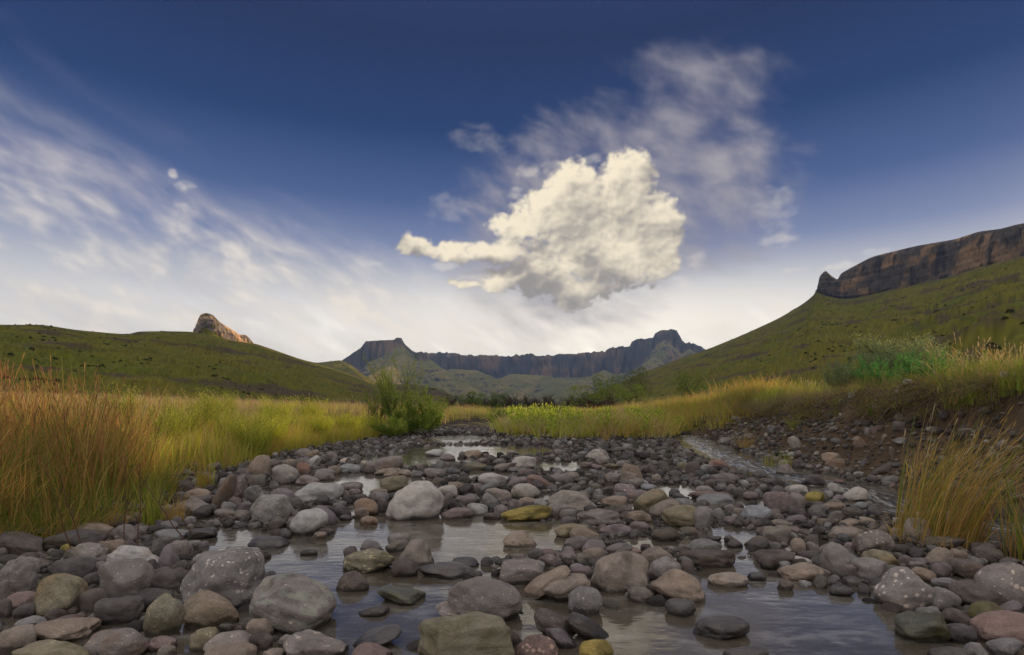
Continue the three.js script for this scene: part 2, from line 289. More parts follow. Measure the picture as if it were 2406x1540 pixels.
// the great escarpment at the head of the valley, with its two buttresses and the ridges below it
{
  const CREST = [[-2693.9,252.8,-5600.0], [-2069.7,351.2,-5500.0], [-1628.1,417.6,-5400.0], [-1190.1,472.8,-5250.0], [-839.9,525.4,-5150.0], [-600.9,535.6,-5250.0], [-476.7,530.7,-5400.0], [-338.4,527.4,-5450.0], [-318.0,539.7,-5450.0], [-12.5,528.8,-5550.0], [37.4,549.5,-5550.0], [70.6,528.8,-5550.0], [153.4,561.0,-5540.0], [244.5,536.1,-5540.0], [402.0,536.1,-5540.0], [441.9,554.8,-5520.0], [646.0,548.7,-5500.0], [803.2,564.1,-5450.0], [900.2,565.1,-5420.0], [925.1,595.3,-5400.0], [1130.0,604.1,-5300.0], [1143.0,649.5,-5250.0], [1330.5,678.4,-5200.0], [1344.7,726.1,-5180.0], [1365.3,736.3,-5170.0], [1498.8,729.6,-5150.0], [1526.6,674.4,-5140.0], [1554.4,623.2,-5130.0], [1582.0,602.8,-5120.0], [1604.9,622.0,-5120.0], [1647.7,590.2,-5110.0], [1729.2,552.5,-5080.0], [2083.5,431.6,-5000.0], [2555.1,239.7,-4900.0]].sort((a, b) => a[0] - b[0]);
  const crestTable = CREST.map((c) => [c[0], c[1], c[2]]);
  // ridges: lines of crest points and how steeply they fall away
  const RIDGES = [
    [[[-1346.6,395.3,-4500.0], [-1283.7,433.8,-4480.0], [-1175.2,497.5,-4450.0], [-1136.8,541.7,-4430.0], [-1035.0,547.1,-4420.0], [-925.0,547.9,-4400.0], [-891.1,563.7,-4395.0], [-853.9,563.1,-4390.0]], 1.0, 1],
    [[[-853.9,563.1,-4390.0], [-827.1,514.7,-4370.0], [-763.0,459.3,-4340.0], [-720.7,437.8,-4320.0], [-653.0,403.6,-4300.0], [-583.2,361.6,-4260.0]], .95, 1],
    [[[-723.8,439.0,-4300.0], [-683.6,447.6,-4290.0], [-650.0,427.3,-4280.0]], 1.3, 1],
    [[[-846.8,501.7,-4370.0], [-804.1,395.8,-4150.0], [-764.7,314.2,-3800.0], [-802.7,246.6,-3450.0], [-830.7,181.0,-3200.0]], .55, 0],
    [[[-653.0,397.1,-4300.0], [-506.1,302.6,-4150.0], [-363.5,217.2,-3950.0], [-199.3,110.7,-3650.0], [-83.9,44.7,-3400.0]], .50, 0],
    [[[-524.2,357.0,-4900.0], [-295.0,331.9,-4750.0], [-180.4,277.2,-4550.0], [-40.8,186.8,-4200.0], [106.6,96.5,-3850.0]], .55, 0],
    [[[-11.3,322.6,-5050.0], [318.9,298.4,-4900.0], [360.2,220.3,-4500.0], [263.6,131.7,-4050.0], [185.5,65.1,-3700.0]], .45, 0],
    [[[811.7,356.8,-5000.0], [640.0,272.2,-4700.0], [494.9,230.4,-4500.0], [462.1,193.5,-4350.0], [380.0,106.2,-4000.0]], .55, 0],
    [[[1375.5,637.2,-5150.0], [1235.4,467.0,-4900.0], [1022.1,321.5,-4600.0], [776.1,190.0,-4200.0]], .75, 0],
    [[[1584.8,552.5,-5080.0], [1536.6,405.8,-4700.0], [1341.5,242.7,-4300.0]], .7, 0],
  ];
  const segs = [];
  for (const [line, fall, mesa] of RIDGES) for (let i = 0; i + 1 < line.length; i++) segs.push([...line[i], ...line[i + 1], fall, mesa]);
  const height = (x, z) => {
    const cols = ridged(x / 120, 1.7, z / 900, 3) * 60 + fbm(x / 34, z / 300, 3, 4) * 48;
    const c0 = along(crestTable, x), c = [c0[0], c0[1] + (noise(x / 46, 3.3, 1) > .08 ? 9 : 0) + fbm(x / 24, 5, 2, 3) * 7, c0[2]], d = (z - c[2]) + cols * .8;           // metres in front of the crest line
    const drop = Math.max(0, d);
    const cliff = c[1] * .40 + 10;
    let y = d <= 0 ? c[1] + Math.min(0, d + 160) * .7 + noise(x / 50, z / 50) * 3 : Math.max(c[1] - cliff * sstep(-6, 60, drop) - Math.max(0, drop - 40) * .42 , 0);
    for (let i = 0; i < segs.length; i++) {
      const s = segs[i], vx = s[3] - s[0], vz = s[5] - s[2], t = clamp(((x - s[0]) * vx + (z - s[2]) * vz) / (vx * vx + vz * vz));
      let dd = Math.hypot(x - s[0] - vx * t, z - s[2] - vz * t), h = mix(s[1], s[4], t);
      if (dd > 1500) continue;
      dd = Math.max(0, dd + ridged(x / 170, z / 170, 3.3, 4) * dd * .30 + fbm(x / 45, z / 45, 1, 3) * 12);
      if (s[7]) h = h - Math.min(dd, 40) / 40 * Math.max(0, h - 330) * sstep(0, 26, dd) - Math.max(0, dd - 34) * s[6] * .8;
      else h -= dd * s[6] * (.75 + .25 * Math.min(1, dd / 200));
      if (h > y) y = h;
    }
    y = Math.max(y, .5 + sstep(-2900, -3300, z) * 7 + (z < -3000 ? (-3000 - z) * .022 : 0)); if (z > -3100) y = mix(.5, y, sstep(-2900, -3100, z));
    // harder beds stand out as steps
    const e = y / 46 + noise(x / 500, z / 500, 2) * .8, fr = e - Math.floor(e);
    y += (sstep(.3, .7, fr) - fr) * 46 * .10 * sstep(20, 60, y) * sstep(360, 240, y);
    return y + ridged(x / 90, z / 90, 7, 4) * 7 * sstep(10, 60, y) * sstep(430, 340, y) + fbm(x / 22, z / 22, 3, 3) * 3 * sstep(-2950, -3200, z);
  };
  const g = sheet(640, 420, (u, v) => { const z = mix(-2900, -6100, v), x = mix(-2000, 2300, u); return [x, height(x, z), z]; }, (x, y, z, up) => {
    const n = fbm(x / 60, z / 60, y / 40, 4);
    if (up < .72 + n * .35) { const c = rockFace(x / 3.6, y / 2.6, z / 3.6, -.02); return [c[0] * .85, c[1] * .82, c[2] * .85]; }
    const q = fbm(x / 220, z / 220, 2, 4), f = fbm(x / 18, z / 18, 6, 3);
    const c = mix3([.11, .11, .035], [.19, .15, .055], clamp(.5 + q * 1.8)); const k = 1 + f * .5 + n * .4; return c.map((w) => w * k);
  });
  setting(g, hillMat, 'escarpment', 'great shaded cliff wall with two flat-topped buttresses at the valley head', 'mountain');
}
console.log('hills done');

// ---------- the valley floor, the river bed and its banks ----------
// everything below is in metres; d is the distance up the valley (-z)
const waterLevel = (d) => d < 6.5 ? 0 : d < 22 ? (d - 6.5) * .02 : Math.min(.31 + (d - 22) * .008, .62);
const LEFT_EDGE = [[5.5, -5.0], [7, -4.7], [8.4, -5.0], [10.9, -6.1], [15, -6.8], [18, -6.5], [22.5, -5.6], [28, -5], [45, -4.8], [60, -1.5]];
const RIGHT_EDGE = [[0, 5.6], [6.7, 6.0], [8.2, 6.4], [10.6, 7.0], [12.9, 6.7], [15.4, 6.9], [21, 7.5], [30, 8.5], [45, 9.5]];
const BANK = [[4, .75], [8, .95], [12, 1], [21, .75], [30, .5], [60, .3]];
const POOLS = [[2.8, 9.7, .7, .8, .16], [3.6, 8.6, .55, .45, .14], [-2.9, 10.5, 1.4, 1.6, .22], [-2.6, 14.7, 1.3, 1.9, .2], [1.07, 13.4, 1.7, .9, .16], [2, 12.7, 1.1, .6, .15], [-.95, 17.5, 2.4, 2.0, .2], [-2.2, 23, 1.5, 3, .2], [-1.9, 8.3, .5, .7, .15], [.45, 9.0, .5, .5, .1], [-.5, 11.8, .5, .8, .12], [1.0, 1.6, 2.6, 1.2, .3]];
const SHORES = [
  [[-4.24,6.53], [-4.08,6.97], [-3.31,6.87], [-2.52,6.57], [-2.22,7.37], [-1.63,7.85], [-0.13,7.60], [0.63,7.15], [0.69,6.53], [0.42,5.86], [-0.01,5.65], [-0.37,5.31], [-0.50,4.67], [-0.49,4.26], [-0.59,3.92], [-0.57,3.37], [-0.52,2.87], [-0.95,2.87], [-1.09,3.62], [-1.31,4.08], [-1.44,4.46], [-1.80,4.79], [-2.20,5.03], [-2.49,5.62], [-2.85,5.93], [-3.59,6.21]],
  [[0.07,4.46], [0.30,4.67], [0.40,4.17], [0.75,4.21], [1.10,4.12], [1.46,4.46], [1.62,4.79], [1.67,5.10], [2.25,5.70], [2.40,5.38], [2.34,4.91], [2.34,4.69], [2.53,4.48], [2.73,4.26], [2.63,3.84], [2.39,3.37], [2.10,2.87], [0.00,2.87], [0.06,3.76]],
  [[2.00,6.25], [2.59,7.10], [2.88,6.80], [2.73,6.15], [2.24,5.59], [1.99,5.59]],
  [[1.12,6.31], [1.73,6.48], [2.05,6.27], [1.95,5.96], [1.45,5.93], [1.15,6.00]]];
function inShore(x, d) { // metres inside the nearest of those pools, below 0 outside
  let best = -9;
  for (const s of SHORES) { let ins = false, m = 1e9; for (let i = 0, j = s.length - 1; i < s.length; j = i++) { const a = s[i], b = s[j]; if ((a[1] > d) !== (b[1] > d) && x < (b[0] - a[0]) * (d - a[1]) / (b[1] - a[1]) + a[0]) ins = !ins; const vx = b[0] - a[0], vd = b[1] - a[1], t = clamp(((x - a[0]) * vx + (d - a[1]) * vd) / (vx * vx + vd * vd)); m = Math.min(m, Math.hypot(x - a[0] - vx * t, d - a[1] - vd * t)); } best = Math.max(best, ins ? m : -m); }
  return best;
}
const STREAM = [[9.4, 3.6], [7.6, 5.2], [6.15, 6.9], [5.7, 8.3], [5.95, 9.9], [5.75, 11.4], [5.7, 12.8], [5.75, 14.6], [6.3, 18], [7.0, 21.5], [7.9, 25]];
function toStream(x, d) { let m = 1e9; for (let i = 0; i + 1 < STREAM.length; i++) { const a = STREAM[i], b = STREAM[i + 1], vx = b[0] - a[0], vd = b[1] - a[1], t = clamp(((x - a[0]) * vx + (d - a[1]) * vd) / (vx * vx + vd * vd)); m = Math.min(m, Math.hypot(x - a[0] - vx * t, d - a[1] - vd * t)); } return m; }
const island = (x, d) => sstep(21, 22.6, d + fbm(x / 2, d / 2, 3, 2) * 1.6) * sstep(-.9, .3, x - Math.max(0, d - 34) * -.05 + fbm(x / 3, d / 3, 8, 2)) * sstep(0, 1.2, toStream(x, d) - .4);
function inRiver(x, d) { return x > along(LEFT_EDGE, d)[1] && x < along(RIGHT_EDGE, d)[1] && d < 52 && island(x, d) < .5; }
function groundAt(x, d) {
  const w = waterLevel(d);
  if (d > 75 || Math.abs(x) > 70 || d < -25) return w + .45 + .25 * noise(x / 14, d / 14, 2) + clamp((Math.hypot(x, d) - 75) / 400) * .2 + (x > 0 ? clamp((x - 10) / 60) * 1.5 : clamp((-x - 8) / 60) * 1.2) * (d > 75 ? sstep(400, 75, d) : 1);
  let y = w + .005 - .05 * sstep(5.6, 4.4, d) + .09 * fbm(x / 1.3, d / 1.3, 4, 3);
  let pool = 0;
  for (const p of POOLS) { const a = (x - p[0]) / p[2], b = (d - p[1]) / p[3], q = 1.15 - a * a - b * b; if (q > 0) pool = Math.max(pool, sstep(0, .5, q) * p[4]); }
  if (d < 8.5 && d > 0) pool = Math.max(pool, sstep(-.1, .3, inShore(x, d)) * .26);
  const st = toStream(x, d); if (st < 1) pool = Math.max(pool, sstep(1, .45, st) * .22);
  y -= pool;
  y += island(x, d) * (.28 + .2 * fbm(x / 4, d / 4, 1, 2));
  const l = along(LEFT_EDGE, d)[1] - x;
  if (l > 0) y += .45 * sstep(0, 1.6, l) + .03 * l + .1 * noise(x / 1.5, d / 1.5) * sstep(0, 1, l);
  const r = x - along(RIGHT_EDGE, d)[1] + fbm(x / 1.1, d / 1.1, 6, 2) * .35;
  if (r > 0) { const f = along(BANK, d)[1]; y += f * (.9 * sstep(0, 1.4, r) + .1 * Math.min(r, 1.4) / 1.4 + .85 * sstep(1.35, 1.75, r)) + .02 * Math.max(0, r - 1.8) + .12 * noise(x, d) * sstep(1.8, 3, r) + f * sstep(.5, 1.0, r) * sstep(2.2, 1.7, r) * (.26 * fbm(x * 1.6, d * 1.6, 3, 4) + .10 * ridged(x * 3, d * 3, 5, 3)); }
  y += .42 * sstep(48, 66, d) * (1 - sstep(0, 3, Math.max(l, r)));
  const k = sstep(55, 75, Math.max(d, Math.abs(x))); // runs out into the plain
  return k > 0 ? mix(y, w + .45 + .25 * noise(x / 14, d / 14, 2) + (x > 0 ? clamp((x - 10) / 60) * 1.5 : clamp((-x - 8) / 60) * 1.2), k) : y;
}
const grainBump = (() => { const a = tiled(512, 24, 5, 3); return tableTexture(512, (x, y) => { const v = .5 + a(x, y) * .9; return [v, v, v]; }); })();
{
  const nA = 560, nR = 500;
  const geo = sheet(nA, nR, (u, v) => {
    let a; if (u < .1) a = mix(-180, -52, u / .1); else if (u > .9) a = mix(52, 180, (u - .9) / .1); else a = mix(-52, 52, (u - .1) / .8);
    const r = v < .02 ? v / .02 * 1.2 : v < .75 ? 1.2 * Math.exp((v - .02) / .73 * Math.log(42 / 1.2)) : 42 * Math.exp((v - .75) / .25 * Math.log(7600 / 42));
    const x = Math.sin(a * rad) * r, d = Math.cos(a * rad) * r; return [x, r > 2600 ? 1 : groundAt(x, d), -d];
  }, (x, y, z) => {
    const d = -z, n = fbm(x / .7, d / .7, 1, 4), n2 = fbm(x / 5, d / 5, 2, 3);
    const l = along(LEFT_EDGE, d)[1] - x, r = x - along(RIGHT_EDGE, d)[1];
    let c = mix3([.034, .028, .022], [.075, .062, .05], clamp(.5 + n * 1.6));
    if (l > .5 || d > 56 || d < -4 || island(x, d) > .5) c = mix3([.11, .085, .04], [.13, .125, .035], clamp(.5 + n2 * 2 + n));
    else if (r > 1.9) c = mix3([.12, .10, .05], [.12, .12, .035], clamp(.5 + n2 * 2 + n));
    else if (r > .1) c = mix3([.085, .058, .038], [.13, .092, .062], clamp(.5 + n * 1.8));
    if (d > 70) { const f = fbm(x / 40, d / 40, 5, 4); c = mix3([.11, .12, .03], [.15, .14, .05], clamp(.5 + f * 2)); if (f > .12) c = [.05, .055, .025]; }
    return c;
  });
  const t = grainBump.clone(); t.repeat.set(.8, .8); t.needsUpdate = true;
  setting(geo, matte({ bumpMap: t, bumpScale: .02 }), 'ground', 'stony river bed, grassy banks and the flat valley floor', 'ground');
}
// ---------- the water ----------
const ripples = (() => { const a = tiled(512, 5, 4, 11), b = tiled(512, 14, 4, 23); return tableTexture(512, (x, y) => { const v = .5 + a(x, y) * .6 + b(x * .45 % 512, y) * .35; return [v, v, v]; }); })();
{
  const geo = sheet(240, 340, (u, v) => { const x = mix(-9.5, 13, u), d = mix(.6, 50, v ** 1.6); return [x, waterLevel(d) + .006 * fbm(x * 1.3, d * 1.3, 2, 3), -d]; });
  const t = ripples.clone(); t.repeat.set(.55, .9); t.needsUpdate = true;
  const silt = (() => { const a = tiled(512, 5, 5, 61), b = tiled(512, 16, 4, 67); return tableTexture(512, (x, y) => { const s = sstep(-.1, .42, a(x, y) + b(x, y) * .55); return mix3([.38, .32, .24], [.90, .83, .74], s); }); })(); silt.repeat.set(.5, .85);
  const m = new THREE.MeshPhysicalMaterial({ map: silt, roughness: .07, transmission: .80, thickness: 0, ior: 1.55, bumpMap: t, bumpScale: .005 });
  setting(geo, m, 'river_water', 'shallow clear water of the river between the boulders', 'water');
}
// the fast stream along the eroded bank and the riffle above it, broken white
{
  const foam = (() => { const a = tiled(512, 6, 5, 31), b = tiled(512, 20, 4, 37); return tableTexture(512, (x, y) => { const s = sstep(-.22, .36, a(x, y) * .9 + b(x, y) * .6); return mix3([.22, .215, .21], [.74, .73, .72], s); }, true); })();
  const line = new THREE.CatmullRomCurve3(STREAM.map(([x, d]) => new THREE.Vector3(x, 0, -d)));
  const geo = sheet(320, 26, (u, v) => {
    const p = line.getPointAt(u), t = line.getTangentAt(u), w = (v - .5) * (1.25 + .5 * noise(u * 9, 2, 3)), x = p.x - t.z * w, z = p.z + t.x * w, d = -z;
    const edge = Math.abs(v - .5) * 2, e = 1 - edge ** 3;
    return [x, waterLevel(d) - .02 + e * (.03 + .035 * fbm(x * 2.1, d * 2.1, 3, 4) + .025 * noise(x * 7, d * 7, 1)), z];
  });
  const uv = geo.attributes.uv; for (let k = 0; k < uv.count; k++) { const i = k % 321, j = Math.floor(k / 321); uv.setXY(k, j / 26 * 2.2, i / 320 * 5); }
  foam.repeat.set(1, 1);
  setting(geo, new THREE.MeshPhysicalMaterial({ map: foam, roughness: .16, ior: 1.33, bumpMap: ripples, bumpScale: .02 }), 'stream_water', 'fast white-streaked water running along the eroded bank', 'water');
}
console.log('bed done');

// ---------- boulders ----------
const STONE = { g: [.185, .168, .157], d: [.105, .092, .086], l: [.335, .32, .295], p: [.175, .146, .146], t: [.222, .184, .150], o: [.19, .170, .122], r: [.18, .132, .118], y: [.26, .205, .065], b: [.20, .20, .20], m: [.10, .10, .066] };
function lichenMap(count, rMin, rMax, seed, crust) { // pale spots on neutral grain; the stone's own colour multiplies it
  const n = 512, spot = new Float32Array(n * n), r = rng(seed);
  for (let k = 0; k < count; k++) {
    const cx = r() * n, cy = r() * n, R = rMin + (rMax - rMin) * r() ** 3, st = .6 + r() * .8, a = r() * 3;
    for (let y = -Math.ceil(R * 1.6); y <= R * 1.6; y++) for (let x = -Math.ceil(R * 1.6); x <= R * 1.6; x++) {
      const u = x * Math.cos(a) + y * Math.sin(a), v = (-x * Math.sin(a) + y * Math.cos(a)) * st;
      if (Math.hypot(u, v) < R * (1 + .35 * noise(cx + x / 2.2, cy + y / 2.2))) spot[((cy + y + n) | 0) % n * n + ((cx + x + n) | 0) % n] = 1;
    }
  }
  const a = tiled(n, 10, 4, seed), b = tiled(n, 60, 3, seed + 9), c = tiled(n, 7, 5, seed + 5);
  return tableTexture(n, (x, y) => {
    const g = .42 + a(x, y) * .20 + b(x, y) * .27;
    let q = [g, g, g];
    if (crust && c(x, y) > .08) q = mix3(q, [.50, .58, .52], .8);
    if (spot[y * n + x]) q = [1, .96, .88];
    return q;
  });
}
const pits = (() => { const a = tiled(512, 18, 4, 51), b = tiled(512, 64, 3, 55); return tableTexture(512, (x, y) => { const p = b(x, y), v = .62 + a(x, y) * .7 - (p > .22 ? .35 : 0) + p * .25; return [v, v, v]; }); })();
const rockLook = (map, rough, bump) => new THREE.MeshPhysicalMaterial({ vertexColors: true, map, roughness: rough, bumpMap: pits, bumpScale: bump, specularIntensity: rough < .5 ? 1 : .3 });
const LOOK = { plain: rockLook(lichenMap(26, 1, 2.2, 3), .9, .011), specks: rockLook(lichenMap(300, 1.1, 4.0, 13), .9, .011), lichen: rockLook(lichenMap(230, 2.0, 9.5, 23), .92, .010), crust: rockLook(lichenMap(60, 2, 7, 43, true), .92, .012), wet: rockLook(lichenMap(30, 1, 2.5, 33), .38, .010) };
/** a water-worn boulder: a rounded block, ground flat on a few sides; size in metres, middle of its base at the origin */
function boulder(N, seed, w, h, dep, shape, tilt, colour, uvScale) {
  const r = rng(seed * 7919 + 11), n = shape === 2 ? 3.2 : 2.2 + r() * .8;
  const cuts = []; const nc = shape === 2 ? 6 : 2 + Math.floor(r() * 4);
  for (let k = 0; k < nc; k++) { const v = new THREE.Vector3(r() * 2 - 1, (r() * 2 - 1) * .9, r() * 2 - 1).normalize(); cuts.push([v, .66 + r() * .24]); }
  const ox = r() * 90, oy = r() * 90, oz = r() * 90, lump = .12 + r() * .13, rough = .022 + r() * .022, ct = Math.cos(-tilt * rad), st = Math.sin(-tilt * rad), lean = (r() - .5) * .25;
  // the stone's own length and thickness, from the size it has when tilted
  const c2 = ct * ct, s2 = st * st, own = [w, h];
  if (Math.abs(c2 - s2) > .12) { const a = (w * w * c2 - h * h * s2) / (c2 - s2), b = (h * h * c2 - w * w * s2) / (c2 - s2), lo = .13 * Math.max(a, b); own[0] = Math.sqrt(Math.max(a, lo)); own[1] = Math.sqrt(Math.max(b, lo)); }
  const pos = [], uv = [], idx = [], faces = [[0, 1, 2, 1], [0, 1, 2, -1], [1, 2, 0, 1], [1, 2, 0, -1], [2, 0, 1, 1], [2, 0, 1, -1]];
  const dir = new THREE.Vector3();
  for (const [c, a, b, s] of faces) {
    const o = pos.length / 3;
    for (let j = 0; j <= N; j++) for (let i = 0; i <= N; i++) {
      const q = [0, 0, 0]; q[c] = s; q[a] = Math.tan((i / N - .5) * Math.PI / 2); q[b] = Math.tan((j / N - .5) * Math.PI / 2);
      dir.set(q[0], q[1], q[2]).normalize();
      const R = (Math.abs(dir.x) ** n + Math.abs(dir.y) ** n + Math.abs(dir.z) ** n) ** (-1 / n);
      let x = dir.x * R, y = dir.y * R, z = dir.z * R;
      for (const [v, lim] of cuts) { const e = x * v.x + y * v.y + z * v.z - lim * (n > 3 ? 1.15 : 1); if (e > -.12) { const k = e > .12 ? e * .86 : (e + .12) ** 2 / .48 * .86; x -= v.x * k; y -= v.y * k; z -= v.z * k; } }
      if (shape === 1) { const f = 1 - .42 * clamp((y + .35) / 1.2, -.2, 1); x *= f; z *= f; }
      if (shape === 3) { const f = 1 - .40 * clamp((x + .5) / 1.4); y *= f; z *= f; }
      x += lean * y;
      const m = 1 + lump * noise(x * 1.1 + ox, y * 1.1 + oy, z * 1.1 + oz) + lump * .42 * noise(x * 2.6 + oy, y * 2.6 + oz, z * 2.6 + ox) + rough * fbm(x * 6 + oz, y * 6, z * 6 + ox, 3);
      x *= m; y *= m; z *= m;
      // proportions first, then the tilt, so that a tilted stone keeps its own axes
      const X = x * own[0], Y = y * own[1]; x = X * ct - Y * st; y = X * st + Y * ct;
      pos.push(x, y, z * dep); uv.push((i / N) * uvScale * .5 + ox, (j / N) * uvScale * .5 + oy);
    }
    for (let j = 0; j < N; j++) for (let i = 0; i < N; i++) { const k = o + j * (N + 1) + i; if (s > 0) idx.push(k, k + 1, k + N + 1, k + 1, k + N + 2, k + N + 1); else idx.push(k, k + N + 1, k + 1, k + 1, k + N + 1, k + N + 2); }
  }
  // to its size
  const lo = [1e9, 1e9, 1e9], hi = [-1e9, -1e9, -1e9];
  for (let k = 0; k < pos.length; k++) { lo[k % 3] = Math.min(lo[k % 3], pos[k]); hi[k % 3] = Math.max(hi[k % 3], pos[k]); }
  const size = [w, h, dep];
  for (let k = 0; k < pos.length; k++) { const a = k % 3; pos[k] = (pos[k] - (a === 1 ? lo[a] : (lo[a] + hi[a]) / 2)) / (hi[a] - lo[a]) * size[a]; }
  const g = new THREE.BufferGeometry(); g.setAttribute('position', new THREE.Float32BufferAttribute(pos, 3)); g.setAttribute('uv', new THREE.Float32BufferAttribute(uv, 2)); g.setIndex(idx); g.computeVertexNormals();
  // one normal where faces meet
  const nm = g.attributes.normal.array, at = new Map(), key = (k) => Math.round(pos[k * 3] * 2e3 / w) + '_' + Math.round(pos[k * 3 + 1] * 2e3 / h) + '_' + Math.round(pos[k * 3 + 2] * 2e3 / dep);
  const per = (N + 1) * (N + 1);
  const rim = []; for (let k = 0; k < pos.length / 3; k++) { const f = k % per, i = f % (N + 1), j = Math.floor(f / (N + 1)); if (i === 0 || j === 0 || i === N || j === N) rim.push(k); }
  for (const k of rim) { const q = key(k), s = at.get(q) ?? [0, 0, 0]; for (let c = 0; c < 3; c++) s[c] += nm[k * 3 + c]; at.set(q, s); }
  for (const k of rim) { const s = at.get(key(k)), L = Math.hypot(...s) || 1; for (let c = 0; c < 3; c++) nm[k * 3 + c] = s[c] / L; }
  const col = new Float32Array(pos.length);
  for (let k = 0; k < pos.length / 3; k++) { const c = colour(pos[k * 3], pos[k * 3 + 1], pos[k * 3 + 2], ox, oy); col.set(c, k * 3); }
  g.setAttribute('color', new THREE.BufferAttribute(col, 3));
  return g;
}
function stoneColour(code, r, wetTo = -9) { // wetTo: how far up its base the water has soaked it, metres
  const base = STONE[code[0]], alt = code[1] === 't' ? STONE.t : null, c0 = alt ? mix3(base, alt, .5) : base, k = 3.05 * (.84 + r() * .28), tw = (r() - .5) * .10;
  const c = [c0[0] * k * (1.0 + tw), c0[1] * k * .97, c0[2] * k * (.985 - tw)], wet = code.includes('w') ? .55 : 1;
  const iron = r() < .3 ? .5 : .12, moss = code[0] === 'm' || code[0] === 'y' ? .9 : code[0] === 'o' ? .35 : r() < .15 ? .3 : 0, dark = .25 + r() * .3;
  return (x, y, z, ox, oy) => {
    const n = fbm(x * 4 + ox, y * 4 + oy, z * 4, 4), n2 = fbm(x * 13 + oy, y * 13, z * 13 + ox, 3), n3 = fbm(x * 3 + oy, y * 3 + ox, z * 3, 3);
    let q = [c[0] * wet, c[1] * wet, c[2] * wet];
    q = mix3(q, [q[0] * 1.15, q[1] * .88, q[2] * .66], sstep(.02, .25, n3) * iron);
    q = mix3(q, [.36 * wet, .325 * wet, .13 * wet], sstep(-.12, .2, n + n2 * .4) * moss * (code[0] === 'y' ? .6 : .8));
    const m = 1 - sstep(.0, .3, n + n2 * .5) * dark + n2 * .45 + n * .25;
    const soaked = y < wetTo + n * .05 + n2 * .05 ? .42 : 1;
    return [q[0] * m * soaked, q[1] * m * soaked, q[2] * m * soaked];
  };
}
